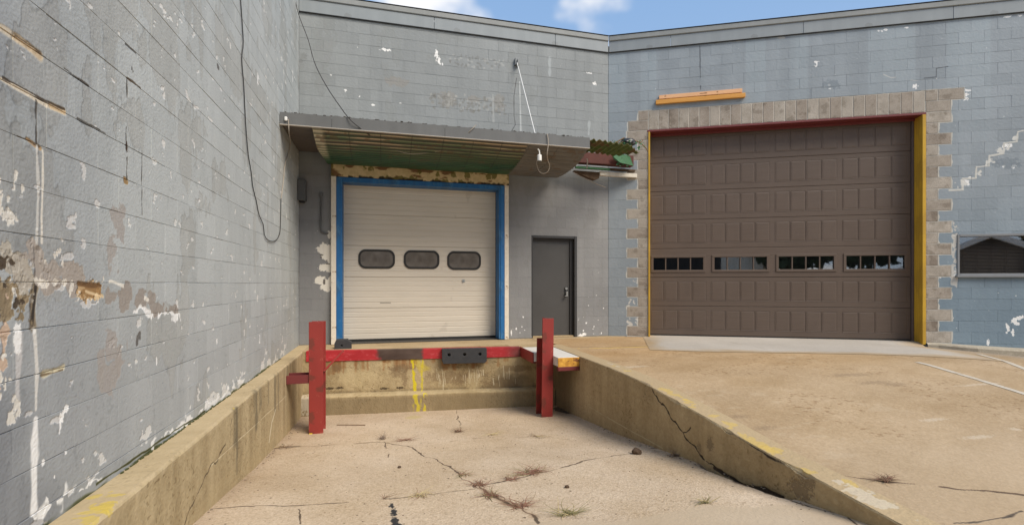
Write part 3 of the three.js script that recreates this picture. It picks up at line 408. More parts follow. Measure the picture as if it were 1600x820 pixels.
const paleTrim = tiled(512, 1, 0.8, 0.004, (u, v, o) => { const rust = ss(0.66, 0.73, sn(u, v, 9, 220, 5)) * 0.7, k = (sn(u, v, 20, 225, 3) - 0.5) * 30; o[0] = mix(216 + k, 132, rust); o[1] = mix(206 + k, 104, rust); o[2] = mix(190 + k, 76, rust); o[3] = 0.5 - 0.25 * rust; });
const dockDoor = tiled(512, 0.5, 0.55, 0.001, (u, v, o) => { const k = (sn(u, v, 3, 230, 4) - 0.5) * 16, e = (sn(u, v, 5, 233, 4, 60) - 0.5) * 14, d = ss(0.7, 0.78, sn(u, v, 12, 236, 4)) * 0.12; o[0] = mix(210 + k + e, 120, d); o[1] = mix(200 + k + e, 108, d); o[2] = mix(184 + k + e, 92, d); o[3] = 0.5 + e / 200; });
function fitted(skin, rough, bump) { const m = skin.mat(rough, bump); for (const t of [m.map, m.bumpMap]) { t.repeat.set(1 / (skin.U1 - skin.U0), 1 / (skin.V1 - skin.V0)); t.offset.set(-skin.U0 / (skin.U1 - skin.U0), -skin.V0 / (skin.V1 - skin.V0)); } return m; }
const headMat = fitted(new Skin(1280, 128, 0.5, 3.9, 2.95, 3.3).fill((u, v, o) => { const rust = ss(0.58, 0.68, fbm(u * 3.4, v * 8, 801, 5) + 0.05 * fbm(u * 14, 1, 802, 2)) * 0.85, ms = ss(0.56, 0.64, fbm(u * 9, v * 5, 803, 5) + 0.3 * ss(3.12, 3.04, v) * fbm(u * 12, 2, 804, 2) - 0.04), bk = ss(0.075, 0.03, v - 3.0 + 0.05 * (fbm(u * 22, v * 6, 805, 3) - 0.5)) * ss(0.4, 0.6, fbm(u * 9, 1, 806, 3)), k = 34 * (fbm(u * 18, v * 18, 807, 3) - 0.5); let r = 198 + k, g = 176 + k, b = 134 + k; r = mix(r, 104, rust); g = mix(g, 72, rust); b = mix(b, 44, rust); r = mix(r, 88, ms * 0.7); g = mix(g, 82, ms * 0.7); b = mix(b, 30, ms * 0.7); r = mix(r, 36, bk); g = mix(g, 30, bk); b = mix(b, 20, bk); o[0] = r; o[1] = g; o[2] = b; o[3] = 0.5 - 0.2 * rust + k / 120; }), 0.85, 0.006);
const edgeRed = fitted(new Skin(1280, 96, 0, 3.65, -0.2, 0.05).fill((u, v, o) => { const n = fbm(u * 4, v * 9, 811, 4), rust = ss(0.0, 0.12, Math.min(u - 1.12, 1.98 - u) + 0.35 * (fbm(u * 5, v * 10, 812, 4) - 0.5) - (v + 0.17) * 0.5 * ss(1.5, 1.1, u)), end = ss(3.2, 3.55, u + 0.3 * (n - 0.5)) * 0.6, k = (n - 0.5) * 46, sc = ss(0.64, 0.7, fbm(u * 16, v * 40, 813, 3)) * 0.4; let r = 168 + k * 0.7, g = 38 + k * 0.5, b = 44 + k * 0.5; const q = Math.max(rust, end); r = mix(r, 78 + k, q); g = mix(g, 62 + k, q); b = mix(b, 54 + k, q); r = mix(r, 196, sc * (1 - q)); g = mix(g, 104, sc * (1 - q)); b = mix(b, 104, sc * (1 - q)); o[0] = r; o[1] = g; o[2] = b; o[3] = 0.5 - 0.2 * q + k / 300; }), 0.55, 0.003);
const rubber = tiled(256, 2, 0.75, 0.003, grey(50, 50, 52, 18, 6, 240));
const gasket = M([0.02, 0.018, 0.016], 0.6);
const dirtyPane = tiled(256, 1, 0.18, 0.0003, (u, v, o) => { const k = (sn(u, v, 7, 250, 4) - 0.5) * 44; o[0] = 106 + k; o[1] = 99 + k; o[2] = 92 + k; o[3] = 0.5; });
const glass = new THREE.MeshPhysicalMaterial({ color: 0xffffff, roughness: 0.02, transmission: 1, thickness: 0, ior: 2.2 });
const steel = M([0.55, 0.55, 0.53], 0.3, { metalness: 0.9 });
const alu = tiled(256, 1, 0.5, 0.0005, grey(126, 128, 130, 14, 5, 260));
const fasciaPaint = tiled(512, 0.5, 0.6, 0.003, (u, v, o) => { const k = (sn(u, v, 3, 270, 4) - 0.5) * 16, e = (sn(u, v, 24, 272, 3, 3) - 0.5) * 10, p = ss(0.74, 0.76, sn(u, v, 7, 275, 4)) * 0.4; o[0] = mix(138 + k + e, 114, p); o[1] = mix(144 + k + e, 116, p); o[2] = mix(147 + k + e, 116, p); o[3] = 0.5 + 0.5 * (sn(u, v, 3, 277, 3) - 0.5); });
const capPaint = tiled(512, 0.5, 0.65, 0.004, (u, v, o) => { const k = (sn(u, v, 3, 280, 4) - 0.5) * 18, e = (sn(u, v, 30, 282, 3, 6) - 0.5) * 12; o[0] = 140 + k + e; o[1] = 142 + k + e; o[2] = 140 + k + e; o[3] = 0.5 + 0.6 * (sn(u, v, 4, 287, 3) - 0.5); });
const tarEdge = M([0.02, 0.02, 0.022], 0.8);
const canopyGrey = tiled(512, 0.5, 0.6, 0.003, (u, v, o) => { const k = (sn(u, v, 3, 290, 4) - 0.5) * 14, e = (sn(u, v, 20, 292, 3, 4) - 0.5) * 12; o[0] = 92 + k + e; o[1] = 93 + k + e; o[2] = 93 + k + e; o[3] = 0.5 + 0.5 * (sn(u, v, 4, 297, 3) - 0.5); });
const lipPaint = M([0.42, 0.38, 0.33], 0.6);
const castPlain = tiled(512, 0.7, 0.9, 0.004, (u, v, o) => { const k = (sn(u, v, 4, 310, 4) - 0.5) * 40, e = (sn(u, v, 70, 313, 2) - 0.5) * 30; o[0] = 170 + k + e; o[1] = 148 + k + e; o[2] = 114 + k + e; o[3] = 0.5 + e / 80; });
const kerbMat = tiled(512, 0.7, 0.9, 0.004, (u, v, o) => { const k = (sn(u, v, 4, 320, 4) - 0.5) * 36, e = (sn(u, v, 70, 323, 2) - 0.5) * 30; o[0] = 164 + k + e; o[1] = 154 + k + e; o[2] = 136 + k + e; o[3] = 0.5 + e / 80; });
const whiteLine = tiled(256, 1, 0.8, 0.001, (u, v, o) => { const w = ss(0.62, 0.72, sn(u, v, 18, 330, 3)) * 0.55, k = (sn(u, v, 50, 333, 2) - 0.5) * 20; o[0] = mix(188 + k, 160, w); o[1] = mix(178 + k, 142, w); o[2] = mix(162 + k, 116, w); o[3] = 0.5; });
const osb = tiled(512, 1, 0.8, 0.003, (u, v, o) => { const k = (sn(u, v, 22, 340, 3) - 0.5) * 90, r = ss(0.6, 0.68, sn(u, v, 10, 343, 4)); o[0] = mix(202 + k, 120, r); o[1] = mix(148 + k, 74, r); o[2] = mix(58 + k * 0.6, 36, r); o[3] = 0.5 + k / 150; });
const whitish = tiled(256, 1, 0.8, 0.001, grey(206, 202, 194, 22, 5, 350));
const wireDark = M([0.03, 0.028, 0.026], 0.6), wireTan = M([0.36, 0.31, 0.25], 0.7), whitePlastic = M([0.75, 0.74, 0.71], 0.45), blackMat = M([0.012, 0.012, 0.014], 0.8);
const mossDeck = tiled(512, 1, 0.9, 0.004, (u, v, o) => { const k = (sn(u, v, 14, 360, 4) - 0.5) * 50, r = ss(0.54, 0.62, sn(u, v, 6, 363, 4)); o[0] = mix(84 + k, 104 + k, r); o[1] = mix(98 + k, 86 + k, r); o[2] = mix(50 + k * 0.5, 54 + k * 0.6, r); o[3] = 0.5 + k / 100; });
const redBeam = tiled(512, 1, 0.75, 0.003, (u, v, o) => { const k = (sn(u, v, 7, 370, 4) - 0.5) * 40; o[0] = 84 + k; o[1] = 42 + k * 0.5; o[2] = 33 + k * 0.4; o[3] = 0.5 + k / 90; });
const greenPaint = M([0.035, 0.13, 0.05], 0.7), rotWood = tiled(256, 2, 0.95, 0.006, grey(84, 66, 50, 50, 9, 380)), whiteWood = tiled(256, 1, 0.8, 0.002, grey(206, 198, 184, 40, 9, 390, 3));
const darkInside = M([0.05, 0.048, 0.045], 0.95), leafGreen = M([0.04, 0.13, 0.05], 0.8);

// ---------------------------------------------------------------- block walls
function blockWall(label, P, out, skin, mat, { u0, u1, v0, v1, course, shift, holes, extra = [], soft = 1, smooth = 0, drop, depth = 0.2 }) {
  const wall = thing('block_wall', label, 'wall');
  const m3 = new MB();
  // core behind the blocks: painted joints
  const us = [...new Set([u0, u1, ...holes.flatMap(h => [h[0], h[1]])])].filter(x => x >= u0 && x <= u1).sort((a, b) => a - b), vs = [...new Set([drop, v1, ...holes.flatMap(h => [h[2], h[3]])])].filter(x => x >= drop && x <= v1).sort((a, b) => a - b);
  const inHole = (u, v) => holes.some(h => u > h[0] && u < h[1] && v > h[2] && v < h[3]);
  const uvs = (u, v) => skin.uv(u, v);
  const slab = (a, b, c, d, f, k) => {
    const q = (A, B, C, D) => { const p = [A, B, C, D]; m3.quad(...p.map(x => P(...x)), null, ...p.map(x => uvs(x[0] + x[2] * 0.5, x[1]))); };
    q([a, c, k], [b, c, k], [b, d, k], [a, d, k]); q([a, c, f], [b, c, f], [b, d, f], [a, d, f]); q([a, c, f], [a, d, f], [a, d, k], [a, c, k]); q([b, c, f], [b, d, f], [b, d, k], [b, c, k]); q([a, d, f], [b, d, f], [b, d, k], [a, d, k]); q([a, c, f], [b, c, f], [b, c, k], [a, c, k]);
  };
  for (let i = 1; i < us.length; i++) for (let j = 1; j < vs.length; j++) if (!inHole((us[i] + us[i - 1]) / 2, (vs[j] + vs[j - 1]) / 2)) slab(us[i - 1], us[i], vs[j - 1], vs[j], -depth, -0.0045);
  part('joint_bed', m3.geo(), mat, wall);
  // the blocks
  const list = [];
  const cut = (r, hs) => { let q = [r]; for (const h of hs) q = q.flatMap(([a, b, c, d]) => (h[0] >= b || h[1] <= a || h[2] >= d || h[3] <= c) ? [[a, b, c, d]] : [[a, Math.max(a, h[0]), c, d], [Math.min(b, h[1]), b, c, d], [Math.max(a, h[0]), Math.min(b, h[1]), c, Math.max(c, h[2])], [Math.max(a, h[0]), Math.min(b, h[1]), Math.min(d, h[3]), d]].filter(x => x[1] - x[0] > 0.02 && x[3] - x[2] > 0.02)); return q; };
  const n0 = Math.floor((v0 - course) / 0.2032), n1 = Math.ceil((v1 - course) / 0.2032);
  for (let n = n0; n < n1; n++) for (let i = -2; i < (u1 - u0) / 0.4064 + 2; i++) {
    const a = u0 + shift + (i + (n & 1 ? 0.5 : 0)) * 0.4064, b = a + 0.4064, c = course + n * 0.2032, d = c + 0.2032;
    const r = [Math.max(a, u0), Math.min(b, u1), Math.max(c, v0), Math.min(d, v1)]; if (r[1] - r[0] < 0.02 || r[3] - r[2] < 0.02) continue;
    for (const x of cut(r, [...holes, ...extra])) list.push([...x, 0]);
  }
  for (const x of extra) list.push([...x, 1]);
  const seen = list.map(r => { const p = proj(P((r[0] + r[1]) / 2, (r[2] + r[3]) / 2, 0)), e = proj(P(r[0], r[2], 0)), f = proj(P(r[1], r[3], 0)); const vis = p[2] > 0.3 && Math.max(e[0], f[0]) > 0 && Math.min(e[0], f[0]) < 1600 && Math.max(e[1], f[1]) > 0 && Math.min(e[1], f[1]) < 820; return [vis ? Math.abs((e[0] - f[0]) * (e[1] - f[1])) : 0, r]; }).sort((a, b) => b[0] - a[0]);
  const rest = []; let shown = 0;
  for (const [sz, [a, b, c, d, raw]] of seen) {
    const g = raw ? [0.007, 0.007, 0.006, 0.006] : [0, 1, 2, 3].map(i => rnd() < (i < 2 ? 0.72 : 0.42) ? rr(0.0002, 0.0006) : rr(0.001, 0.0034) * soft), bv = raw ? 0.004 : rr(0.0008, 0.0022), bu = raw ? 0.004 : rr(0.0003, 0.0009), q0 = smooth && d < smooth ? 0.35 : 1, o = (raw ? 0.002 : 0) + rr(-0.0008, 0.0008) * q0, tl = rr(-0.0007, 0.0007) * q0, tv = rr(-0.0006, 0.0006) * q0; if (q0 < 1) for (let i = 0; i < 4; i++) g[i] *= 0.4;
    const A = a + g[0], B = b - g[1], C = c + g[2], D = d - g[3], m = new MB();
    const f = [[A + bu, C + bv, o - tl - tv], [B - bu, C + bv, o + tl - tv], [B - bu, D - bv, o + tl + tv], [A + bu, D - bv, o - tl + tv]], e = [[A, C], [B, C], [B, D], [A, D]].map(x => [...x, o - bv * 0.9]), k = e.map(x => [x[0], x[1], -0.03]);
    const uv = x => raw ? [x[0] + x[2], x[1]] : uvs(x[0], x[1]);
    const q = (w, h) => m.quad(...w.map(x => P(...x)), h, ...w.map(uv));
    q(f, out);
    for (let i = 0; i < 4; i++) { const j = (i + 1) % 4, cx = (A + B) / 2, cy = (C + D) / 2, mx = (e[i][0] + e[j][0]) / 2 - cx, my = (e[i][1] + e[j][1]) / 2 - cy, p0 = P(cx, cy, 0), p1 = P(cx + mx, cy + my, 0), h = [p1[0] - p0[0], p1[1] - p0[1], p1[2] - p0[2]]; q([f[i], f[j], e[j], e[i]], h); q([e[i], e[j], k[j], k[i]], h); }
    const geo = m.geo();
    if (sz > 0 && shown < 300) { const bl = part('block', geo, raw ? rawBlock[Math.floor(rnd() * 3)] : mat, wall); shown++; if (raw && rnd() < 0) bl.userData.label = ''; } else rest.push([geo, raw]);
  }
  const r0 = rest.filter(x => !x[1]).map(x => x[0]), r1 = rest.filter(x => x[1]).map(x => x[0]);
  if (r0.length) part('block', r0, mat, wall).userData.kind = 'stuff';
  if (r1.length) part('block', r1, rawBlock[0], wall).userData.kind = 'stuff';
  return wall;
}
blockWall('long grey painted block wall with peeling paint, on the left beside the sunken drive', (u, v, d) => [d, v, u], [1, 0, 0], skinL, matL, { u0: 0, u1: 7.7, v0: -0.112, v1: 6.85, course: 0.091, shift: 0.12, holes: [], drop: -1.2 });
struct('building_side', cbox(-0.3, -0.001, -1.2, 6.85, 7.71, 16, 0.01), M([0.36, 0.37, 0.37], 0.8));
struct('corner_light_stop', [cbox(-0.3, -0.006, -1.2, 6.9, -0.6, 0.0, 0.002), cbox(W - 0.02, W + 0.25, -0.3, 5.97, -0.6, -0.006, 0.002)], M([0.12, 0.12, 0.12], 0.9));  // unseen filler boxes added behind the corners to stop light leaking through
const DOCK_HOLE = [0.60, 3.80, -0.2, 3.07], DOOR_HOLE = [4.345, 5.325, -0.2, 2.075];
const backWall = blockWall('grey painted block wall behind the loading dock and its canopy', (u, v, d) => [u, v, d], [0, 0, 1], skinB, matB, { u0: 0.002, u1: W - 0.002, v0: 0.0, v1: 5.97, course: 0.0106, shift: 0, holes: [DOCK_HOLE, DOOR_HOLE], soft: 0.75, smooth: 3.3, drop: -0.3 });
const G0 = 0.81, G1 = 5.775, WIN = [6.275, 7.58, 1.235, 2.0];
const PR = (s, y, d) => [W + s * CT - d * ST, y, s * ST + d * CT];
const garageWall = blockWall('blue grey block wall with bare block around its tall brown garage door', PR, [-ST, 0, CT], skinR, matR, {
  u0: 0.002, u1: 7.7, v0: -0.2, v1: 5.97, course: 0.0106, shift: 0.4016, drop: -0.7,
  holes: [[G0, G1, -0.7, 4.278], [0.815, 5.77, 4.278, 4.6846], WIN],
  soft: 0.75, extra: Array.from({ length: 23 }, (_, n) => { const c = 0.0106 + n * 0.2032, d = c + 0.2032, full = n % 2 === 0; return n === 22 ? [[0.61, 0.814, c, d], [5.771, 5.975, c, d], [5.975, 6.385, c, d]] : n === 21 ? [[0.405, 0.81, c, d], [5.776, 6.18, c, d]] : full ? [[0.385, 0.81, c, d], [5.776, 6.183, c, d]] : [[0.607, 0.81, c, d], [5.776, 5.975, c, d]]; }).flat(),
});
// soldier course over the garage opening, with its mortar
{
  const n = 25, w = (5.77 - 0.815) / n; part('mortar', [(() => { const g = cbox(0.815, 5.77, 4.279, 4.683, -0.2, -0.004, 0.001); g.rotateY(-TH); g.translate(W, 0, 0); return g; })()], mortar, garageWall);
  for (let i = 0; i < n; i++) { const m = cbox(0.815 + i * w + 0.006, 0.815 + (i + 1) * w - 0.006, 4.286, 4.676, -0.05, 0.002 + rr(-.002, .002), 0.005); const a = m.attributes.uv; const ou = rnd() * 3, ov = rnd() * 3; for (let k = 0; k < a.count; k++) a.setXY(k, a.getX(k) + ou, a.getY(k) + ov); m.rotateY(-TH); m.translate(W, 0, 0); part('block', m, rawBlock[i * 7 % 3], garageWall, undefined); }
}
// eaves: two boards and the roofing edge on both visible walls
function eave(wall, L0, L1, seams, place) {
  let a = L0; const cuts = [...seams, L1];
  for (const c of cuts) { part('fascia_board', place(cbox(a + 0.003, c - 0.003, 5.955, 6.175, 0.0, 0.03, 0.004)), fasciaPaint, wall); a = c; }
  part('eave_cap', place(cbox(L0, L1, 6.178, 6.285, -0.1, 0.05, 0.012)), capPaint, wall);
  part('roofing_edge', place(cbox(L0, L1, 6.286, 6.298, -0.12, 0.058, 0.004)), tarEdge, wall);
  part('drip_edge', place(cbox(L0, L1, 5.944, 5.953, 0.0, 0.026, 0.002)), tarEdge, wall);
}
eave(backWall, 0.004, W - 0.012, [onBack(678, 40)[0], onBack(867, 65)[0]], g => g);
eave(garageWall, 0.012, 7.7, [onRight(1048, 70)[0], onRight(1255, 45)[0], onRight(1489, 18)[0]], g => { g.rotateY(-TH); g.translate(W, 0, 0); return g; });
// closed shell behind the walls
struct('building_roof', cbox(-0.3, 16, 5.99, 6.17, -12, -0.13, 0.01), M([0.1, 0.1, 0.1], 0.9));
struct('building_rear', [cbox(-0.3, 16, -0.5, 5.98, -12.3, -12.01, 0.01), cbox(15.0, 15.3, -0.5, 5.98, -12, 4.4, 0.01)], darkInside);
struct('building_floor', cbox(-0.3, 15, -0.16, -0.02, -12, -0.27, 0.005), darkInside);
{ const m = new MB(); const t = 6.0; m.quad(PR(0, t, -0.15), PR(7.7, t, -0.15), [15, t, -0.2], [6, t, -0.2], [0, 1, 0], [0, 0], [1, 0], [1, 1], [0, 1]); m.quad(PR(0, -0.05, -0.3), PR(7.7, -0.05, -0.3), [15, -0.05, -0.2], [6, -0.05, -0.2], [0, 1, 0], [0, 0], [1, 0], [1, 1], [0, 1]); m.quad(PR(7.69, -0.5, -0.05), PR(7.69, 6, -0.05), [15, 6, 3], [15, -0.5, 3], [0, 0, 1], [0, 0], [1, 0], [1, 1], [0, 1]); struct('building_lining', m.geo(), darkInside); }

// ---------------------------------------------------------------- ground
function sheet(xs, zs, fy, uvf) { const m = new MB(), up = [0, 1, 0]; for (let i = 1; i < xs.length; i++) for (let j = 1; j < zs.length; j++) { const q = [[xs[i - 1], zs[j - 1]], [xs[i], zs[j - 1]], [xs[i], zs[j]], [xs[i - 1], zs[j]]].map(([x, z]) => [x, fy(x, z), z]); m.quad(...q, up, ...q.map(p => uvf(p[0], p[2]))); } const g = m.geo(); return g; }
const range = (a, b, n) => Array.from({ length: n + 1 }, (_, i) => a + (b - a) * i / n);
const gap = (x, z) => 0.055 * ss(4.25, 4.31, x) * ss(5.35, 5.6, z) * ss(6.5, 6.3, z);
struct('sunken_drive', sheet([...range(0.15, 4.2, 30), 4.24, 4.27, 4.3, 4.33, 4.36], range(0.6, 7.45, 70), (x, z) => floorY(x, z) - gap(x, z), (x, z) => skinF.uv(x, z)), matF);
struct('apron', (() => { const m = new MB(), N = 60; for (let i = 0; i < N; i++) for (let j = 0; j < 50; j++) { const X = k => 4.5 + 9.4 * k / N, Z0 = x => x < W ? 0.0 : (x - W) * Math.tan(TH) - 0.35, Zf = (x, t) => mix(Z0(x), 7.45, t / 50); const q = [[X(i), j], [X(i + 1), j], [X(i + 1), j + 1], [X(i), j + 1]].map(([x, t]) => { const z = Zf(x, t); return [x, apronY(x, z) - 0.004, z]; }); m.quad(...q, [0, 1, 0], ...q.map(p => skinA.uv(p[0], p[2]))); } return m.geo(); })(), matA);
struct('ground', sheet([-60, -20, 0, 5, 10, 14, 20, 80], [7.44, 9, 14, 30, 90], (x, z) => z < 8 ? (x > 4.4 ? apronY(Math.min(x, 14), 7.45) - 0.004 : floorY(2, 7.45)) : z < 10 ? -0.32 : -0.35, (x, z) => [x, z]), tiled(512, 0.3, 0.9, 0.004, grey(184, 166, 138, 40, 6, 400)));
struct('dock_pavement', [cbox(0.0, 3.62, -0.3, 0.0, -0.26, 0.845, 0.003), cbox(3.622, 4.33, -0.3, -0.002, -0.26, 1.10, 0.003), cbox(4.331, W + 0.3, -0.25, 0.0025, -0.26, 0.2, 0.003)], castPlain);
// new pale slab before the garage
{
  const m = new MB(), S = range(0.70, 5.72, 24), D = range(-0.27, 1, 8), fr = s => 1.93 + 0.1 * Math.sin(s * 1.1) + 0.06 * (fbm(s * 1.4, 2, 401, 3) - 0.5);
  for (let i = 1; i < S.length; i++) for (let j = 1; j < D.length; j++) { const q = [[S[i - 1], D[j - 1]], [S[i], D[j - 1]], [S[i], D[j]], [S[i - 1], D[j]]].map(([s, t]) => { const d = t < 0 ? t : t * fr(s), p = PR(s, 0, d); p[1] = (d < 0.05 ? 0.008 : apronY(p[0], p[2]) + 0.001); return [p, [s * 0.4, d * 0.4]]; }); m.quad(...q.map(x => x[0]), [0, 1, 0], ...q.map(x => x[1])); }
  const sk = new Skin(640, 320, 0.6, 5.8, -0.3, 2.2).fill((u, v, o) => { const big = fbm(u * 1.3, v * 1.3, 402, 4), fine = fbm(u * 30, v * 30, 404, 3), ed = Math.min((u - 0.7) * 1.2, 5.75 - u, (1.93 + 0.1 * Math.sin(u * 1.1) - v) * 1.4) + 0.5 * (fbm(u * 3, v * 3, 405, 4) - 0.5), t = ss(0.5, -0.02, ed) * 0.95; const k = 26 * (big - 0.5) + 12 * (fine - 0.5); o[0] = mix(174 + k, 165 + k, t); o[1] = mix(166 + k, 142 + k, t); o[2] = mix(155 + k, 111 + k, t); o[3] = 0.5 + 0.3 * (fine - 0.5); });
  sk.stroke([[2.0, 0], [2.75, 1.9]], 0.012, [140, 128, 112], { jit: 0.01, gap: 0.3 });
  const ua = m.u; for (let i = 0; i < ua.length; i += 2) { const q = sk.uv(ua[i] / 0.4, ua[i + 1] / 0.4); ua[i] = q[0]; ua[i + 1] = q[1]; }
  struct('concrete_slab', m.geo(), sk.mat(0.85, 0.003));
}
// white bay lines
function lineStrip(a, b, wd, label) { const m = new MB(), n = 14, dx = b[0] - a[0], dz = b[1] - a[1], L = Math.hypot(dx, dz), nx = -dz / L * wd / 2, nz = dx / L * wd / 2; for (let i = 0; i < n; i++) { const p = k => [a[0] + dx * k / n, a[1] + dz * k / n], A = p(i), B = p(i + 1); const q = [[A[0] - nx, A[1] - nz], [B[0] - nx, B[1] - nz], [B[0] + nx, B[1] + nz], [A[0] + nx, A[1] + nz]].map(([x, z]) => [x, apronY(x, z) + 0.0005, z]); m.quad(...q, [0, 1, 0], [i * L / n, 0], [(i + 1) * L / n, 0], [(i + 1) * L / n, wd], [i * L / n, wd]); } const o = part('parking_line', m.geo(), whiteLine, scene); return tag(o, label, 'parking line'); }
{
  const ext = (a, b, k) => [a[0] + (b[0] - a[0]) * k, a[1] + (b[1] - a[1]) * k];
  const a = onApron(1434, 565.5), b = onApron(1600, 614.5); lineStrip(a, ext(a, b, 1.9), 0.085, 'white painted parking line nearest the garage door, longer of the two');
  const c = onApron(1530, 553), d = onApron(1600, 575); lineStrip(c, ext(c, d, 1.9), 0.085, 'white painted parking line starting at the kerb below the window');
}
// kerb strip at the foot of the garage wall
{ const t = thing('kerb', 'concrete kerb strip at the foot of the wall below the window', 'kerb', onWall(0), -TH); const m = new MB(), S = range(5.779, 7.7, 12); const top = s => 0.012 - 0.045 * (s - 5.8), fd = s => 0.04 + 0.24 * ss(5.8, 6.5, s); for (let i = 1; i < S.length; i++) { const a = S[i - 1], b = S[i], q = (w, o) => m.quad(...w, o, ...w.map(p => [p[0], p[1] + p[2]])); q([[a, top(a), 0], [b, top(b), 0], [b, top(b) - 0.012, fd(b)], [a, top(a) - 0.012, fd(a)]], [0, 1, 0]); q([[a, top(a) - 0.012, fd(a)], [b, top(b) - 0.012, fd(b)], [b, top(b) - 0.035, fd(b) + 0.022], [a, top(a) - 0.035, fd(a) + 0.022]], [0, 1, 1]); q([[a, top(a) - 0.035, fd(a) + 0.022], [b, top(b) - 0.035, fd(b) + 0.022], [b, -0.6, fd(b) + 0.03], [a, -0.6, fd(a) + 0.03]], [0, 0, 1]); } part('kerb_stone', m.geo(), kerbMat, t); }

// ---------------------------------------------------------------- low concrete walls either side of the drive
function castWall(name, label, z0, z1, N, prof, skin, mat, chip) {
  const t = thing(name, label, 'retaining wall'); const m = new MB(), Z = range(z0, z1, N), R = Z.map(z => prof(z));
  for (let i = 1; i < R.length; i++) for (let k = 1; k < R[0].length; k++) { const q = [R[i - 1][k - 1], R[i][k - 1], R[i][k], R[i - 1][k]]; m.quad(...q.map(p => [p[0], p[1], p[2]]), q[0][4], ...q.map(p => skin.uv(p[2], p[3]))); }
  part('wall_body', m.geo(), mat, t); return t;
}
castWall('retaining_wall', 'low tan concrete wall along the foot of the long grey block wall', 0.0, 7.6, 150, z => {
  const c = 0.012 + 0.012 * fbm(z * 5, 1, 501, 3), f = lerpT(FLOOR, z) - 0.1, x = 0.2 + 0.004 * (fbm(z * 3, 2, 502, 2) - 0.5), e = [1, 0, 0], u = [0, 1, 0];
  return [[x, f, z, Math.max(f, -1.05), e], [x, -0.3, z, Math.max(f, -0.3), e], [x, -c, z, -c, e], [x - c, 0.001, z, c, u], [0.1, 0.002, z, 0.1, u], [0.0, 0.0, z, 0.2, u]].map(p => { p[1] = Math.max(p[1], f); return p; });
}, skinK, matK);
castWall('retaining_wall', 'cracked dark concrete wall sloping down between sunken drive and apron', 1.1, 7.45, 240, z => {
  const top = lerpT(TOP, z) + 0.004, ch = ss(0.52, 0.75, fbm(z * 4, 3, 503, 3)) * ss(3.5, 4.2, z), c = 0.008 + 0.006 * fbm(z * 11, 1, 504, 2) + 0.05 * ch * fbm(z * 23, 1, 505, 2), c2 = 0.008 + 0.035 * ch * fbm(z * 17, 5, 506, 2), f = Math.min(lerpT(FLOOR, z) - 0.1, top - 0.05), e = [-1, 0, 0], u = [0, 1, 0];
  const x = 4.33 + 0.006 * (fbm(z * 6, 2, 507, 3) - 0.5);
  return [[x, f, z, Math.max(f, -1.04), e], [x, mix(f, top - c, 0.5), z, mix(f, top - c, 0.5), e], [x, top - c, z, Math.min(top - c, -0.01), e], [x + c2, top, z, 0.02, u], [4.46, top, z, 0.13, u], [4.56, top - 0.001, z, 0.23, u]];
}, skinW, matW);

// ---------------------------------------------------------------- loading dock edge
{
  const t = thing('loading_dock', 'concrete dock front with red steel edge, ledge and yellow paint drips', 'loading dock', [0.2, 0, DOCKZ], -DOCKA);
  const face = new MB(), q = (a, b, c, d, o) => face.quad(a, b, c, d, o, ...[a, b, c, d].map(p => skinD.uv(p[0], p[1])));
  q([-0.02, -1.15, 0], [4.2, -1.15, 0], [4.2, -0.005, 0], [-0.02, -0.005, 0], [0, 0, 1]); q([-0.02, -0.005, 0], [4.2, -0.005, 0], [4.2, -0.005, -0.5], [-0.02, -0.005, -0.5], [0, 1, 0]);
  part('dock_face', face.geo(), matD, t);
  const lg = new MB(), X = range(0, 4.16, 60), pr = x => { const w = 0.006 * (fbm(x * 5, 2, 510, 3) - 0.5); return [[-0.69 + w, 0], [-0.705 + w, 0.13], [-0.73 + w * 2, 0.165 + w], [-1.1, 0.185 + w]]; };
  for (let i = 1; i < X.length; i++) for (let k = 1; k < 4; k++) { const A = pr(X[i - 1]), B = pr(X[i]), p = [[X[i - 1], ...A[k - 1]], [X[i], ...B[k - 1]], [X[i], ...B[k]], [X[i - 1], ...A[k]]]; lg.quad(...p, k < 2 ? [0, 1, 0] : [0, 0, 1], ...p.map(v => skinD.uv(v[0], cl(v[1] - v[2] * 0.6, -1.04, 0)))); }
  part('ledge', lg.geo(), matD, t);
  part('edge_angle', [cbox(0.05, 3.57, -0.165, 0.004, 0.0, 0.016, 0.003), cbox(0.05, 3.57, -0.004, 0.006, -0.1, 0.0, 0.002)], edgeRed, t, 'red steel edge with a rusty bare stretch');
}
// side bridge between dock and drive wall
{
  const t = thing('dock_bridge', 'small concrete bridge slab with yellowed end and red steel beside the right post', 'dock plate', [3.76, 0, 1.25]);
  part('slab', [cbox(0.02, 0.57, -0.14, -0.004, 0, 0.72, 0.004), cbox(0.225, 0.57, -0.14, -0.004, 0.722, 1.25, 0.004)], whitish, t);
  part('end_board', cbox(0.225, 0.568, -0.145, -0.008, 1.252, 1.27, 0.003), osb, t, 'stained yellow end board');
  part('end_angle', [cbox(0.225, 0.568, -0.205, -0.147, 1.2, 1.275, 0.004)], darkRed, t);
  part('side_channel', [cbox(-0.005, 0.018, -0.165, 0.004, -0.05, 0.72, 0.003), cbox(0.02, 0.1, -0.165, -0.145, -0.05, 0.72, 0.003)], redSteel, t);
}
